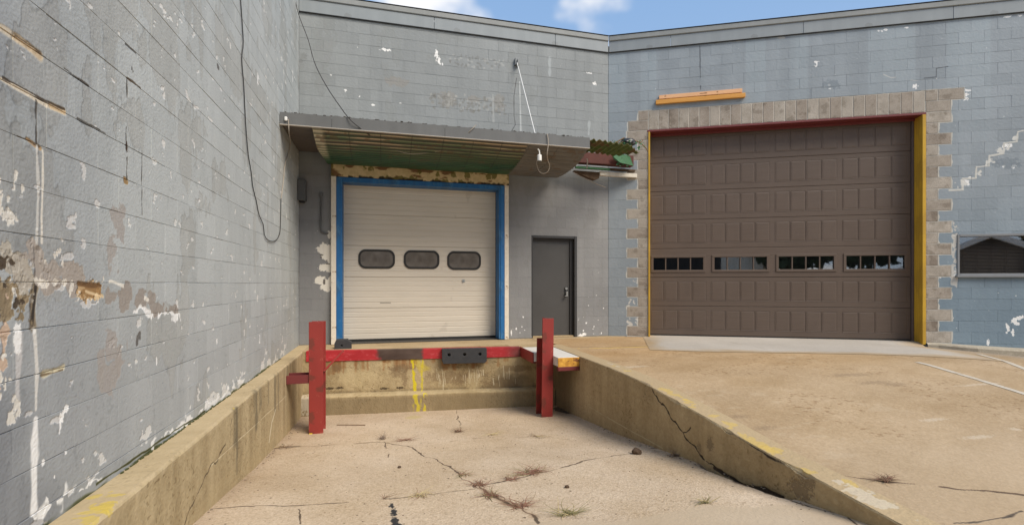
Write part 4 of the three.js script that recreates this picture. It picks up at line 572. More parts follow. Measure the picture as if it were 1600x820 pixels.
// red steel posts
function post(label, p, w, dep, h, backTop, lean) {
  const t = thing('steel_post', label, 'post', p, 0, 'red steel posts at the dock'); t.rotation.z = lean;
  part('front_flange', cbox(0, w, 0, h, -0.014, 0, 0.003), redSteel, t); part('rear_flange', cbox(0, w, 0, backTop, -dep, -dep + 0.014, 0.003), redSteel, t); part('web', cbox(w / 2 - 0.006, w / 2 + 0.006, 0, h - 0.005, -dep + 0.0145, -0.0145, 0.002), redSteel, t);
  return t;
}
const pL = post('red steel post on the left with a side arm to the low wall', [0.487, -1.0, 2.26], 0.185, 0.29, 1.58, 1.57, 0);
part('arm', [cbox(-0.285, 0.0, 0.745, 0.755, -0.2, -0.02, 0.002), cbox(-0.285, 0.0, 0.755, 0.86, -0.03, -0.02, 0.002), cbox(-0.285, 0, 0.755, 0.865, -0.21, -0.2, 0.002)], darkRed, pL);
part('brace', tube([[0.16, 0.86, -0.2], [0.36, 1.04, -1.0]], 0.02, 4), redSteel, pL);
part('paint_spot', cbox(0.004, 0.045, 0.03, 0.07, -0.002, 0.0012, 0.0005), M([0.65, 0.48, 0.03], 0.6), pL);
post('red steel post on the right beside the dock bridge, scuffed at its foot', [3.797, -1.0, 2.3], 0.18, 0.29, 1.57, 1.24, -0.012);

// rubber bumpers
{
  const [u0, y1] = onDock(691, 543, 0.1), [u1] = onDock(760, 543, 0.1), [, y0] = onDock(725, 570, 0.1), ca = Math.cos(DOCKA), sa = Math.sin(DOCKA);
  const w = u1 - u0, hh = 0.24, t = thing('dock_bumper', 'long black rubber bumper with three bolt holes on the red dock edge', 'dock bumper', [0.2 + u0 * ca - 0.017 * sa, -0.235, DOCKZ + u0 * sa + 0.017 * ca], -DOCKA);
  const s = new THREE.Shape(); s.moveTo(0.02, 0); s.lineTo(w - 0.03, 0); s.lineTo(w, 0.03); s.lineTo(w, hh - 0.01); s.lineTo(w - 0.01, hh); s.lineTo(0.0, hh); s.lineTo(0, 0.05); s.closePath();
  for (const f of [0.15, 0.5, 0.85]) { const h = new THREE.Path(); h.absarc(w * f, 0.145, 0.032, 0, Math.PI * 2, true); s.holes.push(h); }
  part('rubber_body', new THREE.ExtrudeGeometry(s, { depth: 0.085, bevelEnabled: true, bevelSize: 0.006, bevelThickness: 0.008, bevelSegments: 2, curveSegments: 16 }), rubber, t);
  for (const f of [0.15, 0.5, 0.85]) part('bolt', [cyl(0.018, 0.018, 0.02, w * f, 0.145, 0.014, 'z', 6), cyl(0.03, 0.03, 0.006, w * f, 0.145, 0.005, 'z', 16)], M([0.05, 0.045, 0.04], 0.5, { metalness: 0.6 }), t);
}
{
  const p = onY(535, 545, 0), t = thing('dock_bumper', 'short black rubber block standing at the left foot of the dock door', 'dock bumper', [p[0] - 0.13, 0.001, p[1] - 0.12], 0.05);
  const s = new THREE.Shape(); s.moveTo(0, 0); s.lineTo(0.26, 0); s.lineTo(0.26, 0.1); s.lineTo(0.2, 0.15); s.lineTo(0.03, 0.15); s.lineTo(0, 0.09); s.closePath(); const h = new THREE.Path(); h.absarc(0.11, 0.055, 0.024, 0, Math.PI * 2, true); s.holes.push(h);
  part('rubber_body', new THREE.ExtrudeGeometry(s, { depth: 0.13, bevelEnabled: true, bevelSize: 0.008, bevelThickness: 0.008, bevelSegments: 2 }), rubber, t); part('bolt', cyl(0.014, 0.014, 0.02, 0.11, 0.055, 0.09, 'z', 6), gasket, t);
}

// ---------------------------------------------------------------- dock door
{
  const t = thing('dock_door', 'cream sectional dock door with three oval windows in a blue frame', 'overhead door', [0, 0, 0]);
  const zl = -0.24, a = onBack(537, 400, zl)[0] - 0.03, b = onBack(771, 400, zl)[0] + 0.04, y0 = 0.05, y1 = 3.0, n = 5, h = (y1 - y0) / n;
  for (let i = 0; i < n; i++) {
    const m = new MB(), pr = [[0, -0.012], [0.006, 0]]; const rib = [0.17, 0.34, 0.52, 0.70, 0.86];
    for (const f of rib) pr.push([f * h - 0.011, 0], [f * h - 0.005, -0.005], [f * h + 0.005, -0.005], [f * h + 0.011, 0]);
    pr.push([h - 0.008, 0], [h - 0.004, -0.014], [h, -0.014]);
    for (let k = 1; k < pr.length; k++) { const p = [[a, y0 + i * h + pr[k - 1][0], zl + pr[k - 1][1]], [b, y0 + i * h + pr[k - 1][0], zl + pr[k - 1][1]], [b, y0 + i * h + pr[k][0], zl + pr[k][1]], [a, y0 + i * h + pr[k][0], zl + pr[k][1]]]; m.quad(...p, [0, 0.01, 1], ...p.map(v => [v[0] * 0.7 + i * 0.37, v[1] * 0.7])); }
    const p2 = [[a, y0 + i * h, zl - 0.04], [b, y0 + i * h, zl - 0.04], [b, y0 + i * h + h, zl - 0.04], [a, y0 + i * h + h, zl - 0.04]]; m.quad(...p2, [0, 0, -1], ...p2.map(v => [v[0], v[1]]));
    part('door_section', m.geo(), dockDoor, t);
  }
  part('bottom_seal', cbox(a, b, 0.012, 0.048, zl - 0.03, zl + 0.006, 0.004), gasket, t);
  const oval = (w, hh, r) => { const s = new THREE.Shape(); s.moveTo(-w / 2 + r, -hh / 2); s.lineTo(w / 2 - r, -hh / 2); s.absarc(w / 2 - r, -hh / 2 + r, r, -Math.PI / 2, 0); s.lineTo(w / 2, hh / 2 - r); s.absarc(w / 2 - r, hh / 2 - r, r, 0, Math.PI / 2); s.lineTo(-w / 2 + r, hh / 2); s.absarc(-w / 2 + r, hh / 2 - r, r, Math.PI / 2, Math.PI); s.lineTo(-w / 2, -hh / 2 + r); s.absarc(-w / 2 + r, -hh / 2 + r, r, Math.PI, Math.PI * 1.5); return s; };
  for (const [x0, x1, ya, yb] of [[560, 616.5, 389.5, 419.5], [631, 686, 391, 420], [699, 751, 392.5, 421.5]]) {
    const p = onBack(x0, ya, zl), q = onBack(x1, yb, zl), w = q[0] - p[0], hh = p[1] - q[1], cx = (p[0] + q[0]) / 2, cy = (p[1] + q[1]) / 2;
    const s = oval(w, hh, 0.13); s.holes.push(oval(w - 0.06, hh - 0.06, 0.105)); const g = new THREE.ExtrudeGeometry(s, { depth: 0.012, bevelEnabled: true, bevelSize: 0.004, bevelThickness: 0.005, bevelSegments: 2, curveSegments: 10 }); g.translate(cx, cy, zl + 0.002);
    const ring = part('window_gasket', g, gasket, t); const pg = new THREE.ExtrudeGeometry(oval(w - 0.055, hh - 0.055, 0.105), { depth: 0.004, bevelEnabled: false, curveSegments: 10 }); pg.translate(cx, cy, zl + 0.003); part('pane', pg, dirtyPane, ring);
  }
  { const p = onBack(724, 439, zl); part('lock', [cyl(0.03, 0.034, 0.012, p[0], p[1], zl + 0.008, 'z'), cyl(0.014, 0.014, 0.03, p[0], p[1], zl + 0.02, 'z', 10)], steel, t); }
  { const p = onBack(602, 473, zl); part('lift_handle', [cbox(p[0] - 0.1, p[0] + 0.1, p[1] - 0.012, p[1] + 0.012, zl - 0.002, zl + 0.003, 0.002)], M([0.4, 0.36, 0.3], 0.6), t, 'scraped mark of a worn handle'); }
  // blue frame, standing a little proud of the wall
  const F0 = 0.09, xa = onBack(525, 400, F0)[0], xb = onBack(534.5, 400, F0)[0], xc = onBack(779.5, 400, F0)[0], xd = onBack(788.2, 400, F0)[0], yt = onBack(655, 282.5, F0)[1], yb = onBack(655, 290, F0)[1];
  part('frame_post', [cbox(xa, xb, 0.01, yt, -0.2, F0, 0.006), cbox(xa, xb - 0.03, 0.012, yt - 0.01, F0, F0 + 0.012, 0.003)], bluePaint, t); part('frame_post', [cbox(xc, xd, 0.01, yt, -0.2, F0, 0.006), cbox(xc + 0.03, xd, 0.012, yt - 0.01, F0, F0 + 0.012, 0.003)], bluePaint, t); part('frame_head', [cbox(xb + 0.001, xc - 0.001, yb, yt, -0.2, F0, 0.006)], bluePaint, t);
  // cream surround
  const T0 = 0.1, xe = onBack(516.8, 400, T0)[0], xf = onBack(795, 400, T0)[0], y3 = 3.26;
  part('surround_jamb', cbox(xe, xa - 0.002, 0.005, yt + 0.002, 0.004, T0, 0.004), paleTrim, t); part('surround_jamb', cbox(xd + 0.002, xf, 0.005, yt + 0.002, 0.004, T0, 0.004), paleTrim, t);
  part('surround_head', cbox(xe, xf, yt + 0.004, y3, 0.004, T0 + 0.01, 0.005), headMat, t, 'rust and moss stained cream header');
  part('threshold', cbox(xb, xc, 0.002, 0.012, -0.24, 0.06, 0.002), M([0.05, 0.045, 0.04], 0.7), t);
}
// ---------------------------------------------------------------- side door
{
  const x0 = DOOR_HOLE[0], x1 = DOOR_HOLE[1], yt = DOOR_HOLE[3], t = thing('side_door', 'dark grey steel side door beside the dock door', 'door', [x0, 0.005, 0]); const w = x1 - x0;
  part('frame_jamb', [cbox(0, 0.03, 0, yt - 0.006, -0.14, 0.004, 0.003)], darkFrame, t); part('frame_jamb', [cbox(w - 0.055, w, 0, yt - 0.006, -0.16, 0.012, 0.003), cbox(w - 0.12, w - 0.056, 0, yt - 0.05, -0.16, -0.075, 0.003)], darkFrame, t); part('frame_head', [cbox(0.031, w - 0.056, yt - 0.056, yt - 0.006, -0.16, 0.008, 0.003), cbox(0.031, w - 0.056, yt - 0.1, yt - 0.057, -0.16, -0.08, 0.003)], darkFrame, t);
  const leaf = part('door_leaf', cbox(0.031, w - 0.121, 0.03, yt - 0.101, -0.15, -0.105, 0.003), darkDoor, t);
  part('sill', cbox(0.03, w - 0.06, 0.0, 0.028, -0.2, -0.02, 0.003), castPlain, t);
  const hx = w - 0.20, hy = 0.93; part('lock_plate', [cbox(hx - 0.035, hx + 0.035, hy - 0.11, hy + 0.09, -0.104, -0.098, 0.003)], M([0.04, 0.04, 0.04], 0.4, { metalness: 0.5 }), t);
  part('handle', [cyl(0.016, 0.016, 0.06, hx, hy - 0.03, -0.07, 'z', 12), cbox(hx - 0.02, hx + 0.02, hy - 0.085, hy + 0.005, -0.05, -0.03, 0.006), cbox(hx - 0.05, hx + 0.02, hy - 0.10, hy - 0.08, -0.05, -0.03, 0.005), cyl(0.026, 0.028, 0.03, hx, hy + 0.062, -0.085, 'z', 16)], steel, t);
  void leaf;
}
// ---------------------------------------------------------------- garage door
{
  const t = thing('garage_door', 'large brown panelled garage door with a row of four small windows', 'garage door', onWall(G0), -TH);
  const off = -0.255, wd = G1 - G0, l0 = 0.012, l1 = onRight(1427, 400, off)[0] - G0 - 0.03, y0 = 0.03, n = 7, h = 0.602;
  const gw = (l1 - l0) / 4;
  for (let i = 0; i < n; i++) {
    const ya = y0 + i * h + 0.003, yb = y0 + (i + 1) * h - 0.003;
    if (i === 2) {
      const geos = [cbox(l0, l1, ya, ya + 0.12, off - 0.04, off, 0.005), cbox(l0, l1, yb - 0.16, yb, off - 0.04, off, 0.005)];
      for (let k = 0; k <= 4; k++) geos.push(cbox(k ? l0 + k * gw - 0.075 : l0, k < 4 ? l0 + k * gw + 0.075 : l1, ya + 0.118, yb - 0.158, off - 0.04, off - 0.0005, 0.001));
      part('door_section', geos, brownDoor, t, 'brown section with four small windows');
      for (let k = 0; k < 4; k++) {
        const a = l0 + k * gw + 0.06, b = l0 + (k + 1) * gw - 0.06, c = ya + 0.10, d = yb - 0.14, fr = [cbox(a, b, c, c + 0.05, off - 0.002, off + 0.014, 0.005), cbox(a, b, d - 0.05, d, off - 0.002, off + 0.014, 0.005), cbox(a, a + 0.05, c + 0.05, d - 0.05, off - 0.002, off + 0.013, 0.004), cbox(b - 0.05, b, c + 0.05, d - 0.05, off - 0.002, off + 0.013, 0.004)];
        const pw = (b - a - 0.1) / 4; for (let q = 1; q < 4; q++) fr.push(cbox(a + 0.05 + q * pw - 0.011, a + 0.05 + q * pw + 0.011, c + 0.05, d - 0.05, off - 0.012, off + 0.006, 0.003));
        const wn = part('window', fr, brownDoor, t);
        for (let q = 0; q < 4; q++) part('pane', cbox(a + 0.05 + q * pw, a + 0.05 + (q + 1) * pw, c + 0.045, d - 0.045, off - 0.022, off - 0.017, 0.0005), glass, wn);
      }
      continue;
    }
    const sec = part('door_section', cbox(l0, l1, ya, yb, off - 0.04, off - 0.004, 0.005), brownDoor, t);
    for (let k = 0; k < 4; k++) for (let q = 0; q < 4; q++) {
      const gap2 = 0.016, m0 = l0 + k * gw + 0.05, pw = (gw - 0.10 - 3 * gap2) / 4, a = m0 + q * (pw + gap2), b = a + pw, c = ya + 0.115, d = yb - 0.085, m = new MB();
      const ring = (e, z) => [[a + e, c + e, z], [b - e, c + e, z], [b - e, d - e, z], [a + e, d - e, z]], R = [ring(0, off + 0.0008), ring(0.005, off - 0.002), ring(0.009, off - 0.002), ring(0.02, off + 0.0008), ring(0.04, off + 0.0014)];
      for (let s = 1; s < R.length; s++) for (let e = 0; e < 4; e++) { const f = (e + 1) % 4, p = [R[s - 1][e], R[s - 1][f], R[s][f], R[s][e]]; m.quad(...p, [0, 0, 1], ...p.map(v => [v[0], v[1]])); }
      m.quad(...R[4], [0, 0, 1], ...R[4].map(v => [v[0], v[1]])); part('panel', m.geo(), brownDoor, sec);
    }
  }
  part('bottom_seal', cbox(l0, l1, 0.01, 0.03, off - 0.03, off - 0.005, 0.003), gasket, t);
  part('jamb', cbox(0.0, 0.035, 0.008, 4.235, off + 0.01, 0.02, 0.004), yellowWood, t, 'yellow wooden jamb'); part('jamb', cbox(wd - 0.058, wd - 0.002, -0.03, 4.235, off + 0.01, 0.02, 0.004), yellowWood, t, 'yellow wooden jamb with knots');
  part('stop_strip', [cbox(l1 + 0.004, wd - 0.06, 0.01, 4.2, off - 0.04, off + 0.025, 0.004)], M([0.10, 0.075, 0.07], 0.5), t);
  part('lintel', [cbox(-0.02, wd + 0.01, 4.237, 4.277, -0.25, 0.008, 0.003), cbox(0.036, wd - 0.06, 4.19, 4.236, -0.22, -0.20, 0.003)], darkRed, t, 'dark red steel lintel');
}
// two offcuts of timber fixed above the garage door
{
  const [a, ya] = onRight(1025, 163, 0.04), [b] = onRight(1165, 156, 0.04), [c] = onRight(1030, 150, 0.04), [d] = onRight(1160, 143, 0.04);
  const t1 = part('timber_board', cbox(0, b - a, 0, 0.085, 0, 0.06, 0.004), pineB, scene); t1.position.set(...PR(a, ya - 0.002, 0.004)); t1.rotation.y = -TH; t1.rotation.z = 0.006; tag(t1, 'lower, longer and darker of two timber boards fixed above the garage door', 'board');
  const t2 = part('timber_board', cbox(0, d - c, 0, 0.078, 0, 0.055, 0.004), pineA, scene); t2.position.set(...PR(c, ya + 0.097, 0.004)); t2.rotation.y = -TH; t2.rotation.z = 0.006; tag(t2, 'upper, shorter and paler of two timber boards fixed above the garage door', 'board');
}
// window at the right
{
  const t = thing('wall_window', 'wide low window with grey metal frame and dark blinds', 'window', onWall(WIN[0]), -TH), w = WIN[1] - WIN[0], y0 = WIN[2], y1 = WIN[3];
  part('window_frame', [cbox(0, 0.035, y0, y1, -0.14, 0.015, 0.004), cbox(w - 0.035, w, y0, y1, -0.14, 0.015, 0.004), cbox(0.036, w - 0.036, y1 - 0.04, y1, -0.14, 0.015, 0.004), cbox(0.036, w - 0.036, y0, y0 + 0.05, -0.14, 0.015, 0.004)], alu, t);
  part('sill', cbox(-0.03, w + 0.03, y0 - 0.02, y0 + 0.018, 0.0, 0.06, 0.004), alu, t);
  part('pane', cbox(0.036, w - 0.036, y0 + 0.051, y1 - 0.041, -0.05, -0.045, 0.0005), glass, t);
  const bl = part('blind_rail', cbox(0.05, w - 0.05, y1 - 0.08, y1 - 0.05, -0.15, -0.12, 0.003), M([0.12, 0.1, 0.08], 0.7), t), sm = M([0.06, 0.046, 0.034], 0.65);
  for (let i = 0; i < 24; i++) { const g = cbox(0.05, w - 0.05, -0.001, 0.001, -0.013, 0.013, 0.0004); g.rotateX(0.75); g.translate(0, y0 + 0.07 + i * 0.0262, -0.135); part('slat', g, sm, bl); }
  for (const f of [0.13, 0.30, 0.47, 0.64, 0.81]) part('ladder_cord', cbox(w * f, w * f + 0.006, y0 + 0.05, y1 - 0.06, -0.118, -0.114, 0.001), sm, bl);
}

// ---------------------------------------------------------------- canopy over the dock
const ZC = 1.64, XE = 4.89;
{
  const t = thing('canopy', 'sagging grey metal canopy over the dock door, torn open at its right end', 'canopy', [0, 0, 0]);
  const s1 = onBack(695, 205, ZC)[0], s0 = onBack(518, 190, ZC)[0]; let a = 0.004;
  for (const c of [s0, s1, XE]) { const m = new MB(), X = range(a + 0.002, c - 0.002, 40); for (let i = 1; i < X.length; i++) { const f = x => 3.60 + 0.010 * (fbm(x * 9, 3, 520, 3) - 0.5) + 0.012 * (vn(x * 30, 1, 521) > 0.8 ? 1 : 0), z = x => ZC + 0.012 * (fbm(x * 2, 1, 522, 3) - 0.5), p = [[X[i - 1], 3.425, z(X[i - 1])], [X[i], 3.425, z(X[i])], [X[i], f(X[i]), z(X[i])], [X[i - 1], f(X[i - 1]), z(X[i - 1])]]; m.quad(...p, [0, 0, 1], ...p.map(v => [v[0], v[1]])); const k = p.map(v => [v[0], v[1], v[2] - 0.012]); m.quad(...k, [0, 0, -1], ...k.map(v => [v[0], v[1]])); m.quad(p[3], p[2], k[2], k[3], [0, 1, 0], [0, 0], [0, 0], [0, 0], [0, 0]); } part('fascia_sheet', m.geo(), canopyGrey, t); a = c; }
  part('fascia_lip', cbox(0.004, XE - 0.004, 3.412, 3.424, ZC - 0.03, ZC + 0.014, 0.003), lipPaint, t);
  part('deck', cbox(0.004, XE, 3.545, 3.575, 0.012, ZC - 0.03, 0.004), darkInside, t);
  // gravel and scraps lying along the top edge
  const gr = []; for (let i = 0; i < 90; i++) { const g = new THREE.IcosahedronGeometry(rr(.006, .016), 0); g.scale(1.6, 0.7, 1); g.translate(rr(0.05, XE - 0.1), 3.604 + rr(0, .006), ZC - rr(0, .03)); gr.push(g); } part('gravel', gr, M([0.07, 0.06, 0.05], 0.95), t).userData.kind = 'stuff';
  // flat soffit at the far left
  { const m = new MB(), Z = range(0.012, ZC - 0.02, 60); for (let i = 1; i < Z.length; i++) { const y = z => 3.455 + 0.008 * Math.sin(z * 62), p = [[0.006, y(Z[i - 1]), Z[i - 1]], [0.56, y(Z[i - 1]), Z[i - 1]], [0.56, y(Z[i]), Z[i]], [0.006, y(Z[i]), Z[i]]]; m.quad(...p, [0, -1, 0], ...p.map(v => [v[0], v[2]])); } part('flat_soffit', m.geo(), M([0.11, 0.095, 0.085], 0.7), t); }
  // sagging cove sheet: tan ribs at the front, green below, grey to the right
  const PROF = [[1.625, 3.42], [1.5, 3.375], [1.36, 3.325], [1.16, 3.275], [0.85, 3.235], [0.53, 3.215], [0.3, 3.215], [0.1, 3.24]], py = z => lerpT([...PROF].reverse(), z);
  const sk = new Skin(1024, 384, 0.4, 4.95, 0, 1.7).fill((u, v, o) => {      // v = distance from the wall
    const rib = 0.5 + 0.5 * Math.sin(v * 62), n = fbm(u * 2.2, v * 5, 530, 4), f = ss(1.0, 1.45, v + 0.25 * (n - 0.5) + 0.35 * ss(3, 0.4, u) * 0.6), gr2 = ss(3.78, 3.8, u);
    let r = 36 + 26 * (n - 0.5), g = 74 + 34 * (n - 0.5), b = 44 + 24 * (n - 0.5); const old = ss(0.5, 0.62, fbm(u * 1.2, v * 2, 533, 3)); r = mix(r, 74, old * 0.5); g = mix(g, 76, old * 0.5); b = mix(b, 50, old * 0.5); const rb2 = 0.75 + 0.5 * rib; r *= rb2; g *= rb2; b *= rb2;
    const tr = 62 + 140 * Math.pow(rib, 3), tf = f * (0.5 + 0.5 * ss(0.42, 0.5, fbm(u * 1.5, v * 30, 531, 2))); r = mix(r, tr, tf); g = mix(g, tr * 0.9, tf); b = mix(b, tr * 0.74, tf);  // rib highlights painted into the tan and green, darker between the ribs
    const ed = ss(0.62, 0.55, u) * ss(0.3, 0.9, v) * (0.4 + 0.6 * rib); r = mix(r, 196, ed); g = mix(g, 186, ed); b = mix(b, 160, ed);
    const k = 100 + 24 * (fbm(u * 3, v * 9, 532, 3) - 0.5); r = mix(r, k, gr2); g = mix(g, k * 0.96, gr2); b = mix(b, k * 0.9, gr2);
    for (const x of [0.95, 1.42, 1.9, 2.4, 2.88, 3.36, 3.79, 4.3]) { const d = Math.abs(u - x - 0.02 * (n - 0.5) + (x > 3.7 ? 0.09 * (1.2 - v) : 0)); if (d < 0.006) { r *= 0.6; g *= 0.6; b *= 0.6; } }
    const rs = ss(0.66, 0.72, fbm(u * 9, v * 12, 534, 3)) * 0.4; r = mix(r, 92, rs); g = mix(g, 64, rs); b = mix(b, 38, rs);
    o[0] = r; o[1] = g; o[2] = b; o[3] = 0.5 + 0.3 * (n - 0.5);
  });
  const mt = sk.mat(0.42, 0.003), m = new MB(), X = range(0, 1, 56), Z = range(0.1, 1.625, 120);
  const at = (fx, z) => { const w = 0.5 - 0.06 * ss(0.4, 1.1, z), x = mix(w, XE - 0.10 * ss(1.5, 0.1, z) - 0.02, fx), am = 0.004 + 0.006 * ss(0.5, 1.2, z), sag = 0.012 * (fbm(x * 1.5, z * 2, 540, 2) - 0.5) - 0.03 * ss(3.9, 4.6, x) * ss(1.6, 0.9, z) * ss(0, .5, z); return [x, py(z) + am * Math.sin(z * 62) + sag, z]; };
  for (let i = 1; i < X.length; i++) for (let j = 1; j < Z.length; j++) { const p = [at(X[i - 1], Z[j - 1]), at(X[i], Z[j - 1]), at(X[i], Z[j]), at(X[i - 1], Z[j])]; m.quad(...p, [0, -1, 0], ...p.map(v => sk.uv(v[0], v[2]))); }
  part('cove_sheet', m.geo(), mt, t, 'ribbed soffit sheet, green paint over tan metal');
  // torn right end: corrugated deck, beam and broken timbers
  { const d = new MB(), N = 90; const zf = x => 1.60 - 0.22 * (x - XE) - 0.25 * ss(5.75, 6.15, x) + 0.06 * (fbm(x * 14, 2, 541, 2) - 0.5), zb = x => 0.86 - 0.12 * ss(5.0, 5.9, x) + 0.25 * ss(5.8, 6.15, x), yy = (x, z) => 3.585 + 0.016 * Math.sin(x * 52) + 0.03 * (fbm(x * 4, z * 4, 542, 2) - 0.5); const x1 = 6.16;
    for (let i = 0; i < N; i++) for (let j = 0; j < 8; j++) { const X0 = mix(XE - 0.02, x1, i / N), X1 = mix(XE - 0.02, x1, (i + 1) / N), q = (x, k) => { const z = mix(zb(x), zf(x), k / 8); return [x, yy(x, z), z]; }, p = [q(X0, j), q(X1, j), q(X1, j + 1), q(X0, j + 1)]; d.quad(...p, [0, -1, 0], ...p.map(v => [v[0], v[2]])); const k = p.map(v => [v[0], v[1] + 0.012, v[2]]); d.quad(...k, [0, 1, 0], ...k.map(v => [v[0], v[2]])); if (j === 7) d.quad(p[3], p[2], k[2], k[3], [0, 0, 1], [0, 0], [0, .1], [.1, .1], [0, .1]); }
    part('torn_deck', d.geo(), mossDeck, t, 'mossy corrugated deck laid bare'); }
  const zb2 = 0.42, [bx0] = onBack(915, 240, zb2), [bx1, by1] = onBack(990.5, 243, zb2), [, by0] = onBack(990.5, 259.5, zb2);
  part('beam', cbox(bx0 - 0.4, bx1, by0, by1, zb2 - 0.16, zb2, 0.006), redBeam, t, 'faded red beam');
  { const [a0, c1] = onBack(900, 259.5, 0.36), [a1, c0] = onBack(954, 265.5, 0.36); part('green_board', cbox(a0, a1, c0, c1, 0.30, 0.36, 0.004), greenPaint, t); }
  { const [a0, c1] = onBack(938, 267.5, 0.3), [a1, c0] = onBack(996, 277.5, 0.3); part('pale_board', cbox(a0, a1, c0, c1 - 0.0, 0.22, 0.3, 0.006), whiteWood, t); const [d0, e1] = onBack(903, 258.5, 0.3), [d1, e0] = onBack(994, 268, 0.3); part('old_board', cbox(d0, d1, e0 + 0.004, e1, 0.2, 0.28, 0.006), rotWood, t); }
  { const [a0, c1] = onBack(898, 266, 0.26), [a1, c0] = onBack(937, 281, 0.26), s = new THREE.Shape(); s.moveTo(a0, c1); s.lineTo(a1, c1 - 0.01); s.lineTo(a1 - 0.01, c0 + 0.04); s.lineTo(a1 - 0.1, c0); s.lineTo(a0 + 0.2, c0 + 0.07); s.closePath(); const g = new THREE.ExtrudeGeometry(s, { depth: 0.1, bevelEnabled: true, bevelSize: 0.006, bevelThickness: 0.006, bevelSegments: 1 }); g.translate(0, 0, 0.15); part('rotten_block', g, rotWood, t); }
  { const p = (u, v, z) => { const q = onBack(u, v, z); return [q[0], q[1], z]; }; { const sh = new MB(), c = [p(957, 243, .5), p(968, 241, .5), p(979, 242, .5), p(985, 245, .5)], e = [p(960, 249, .5), p(969, 254, .55), p(978, 256, .53), p(990, 259, .5)]; for (let i = 0; i < 3; i++) { sh.quad(c[i], c[i + 1], e[i + 1], e[i], [0, 0, 1], [0, 0], [1, 0], [1, 1], [0, 1]); const bk = q => [q[0], q[1], q[2] - 0.012]; sh.quad(bk(c[i]), bk(c[i + 1]), bk(e[i + 1]), bk(e[i]), [0, 0, -1], [0, 0], [1, 0], [1, 1], [0, 1]); } part('bent_sheet', sh.geo(), greenPaint, t, 'bent scrap of green sheeting over the beam'); }
    part('loose_strip', tube([p(897, 270, 0.6), p(915, 279, 0.65), p(932, 287, 0.7), p(947, 293, 0.75)], 0.007, 4), wireTan, t); part('hanging_strip', tube([p(917.5, 248, 0.8), p(918, 255, 0.8), p(917, 263, 0.8)], 0.012, 4), whiteWood, t); }
}
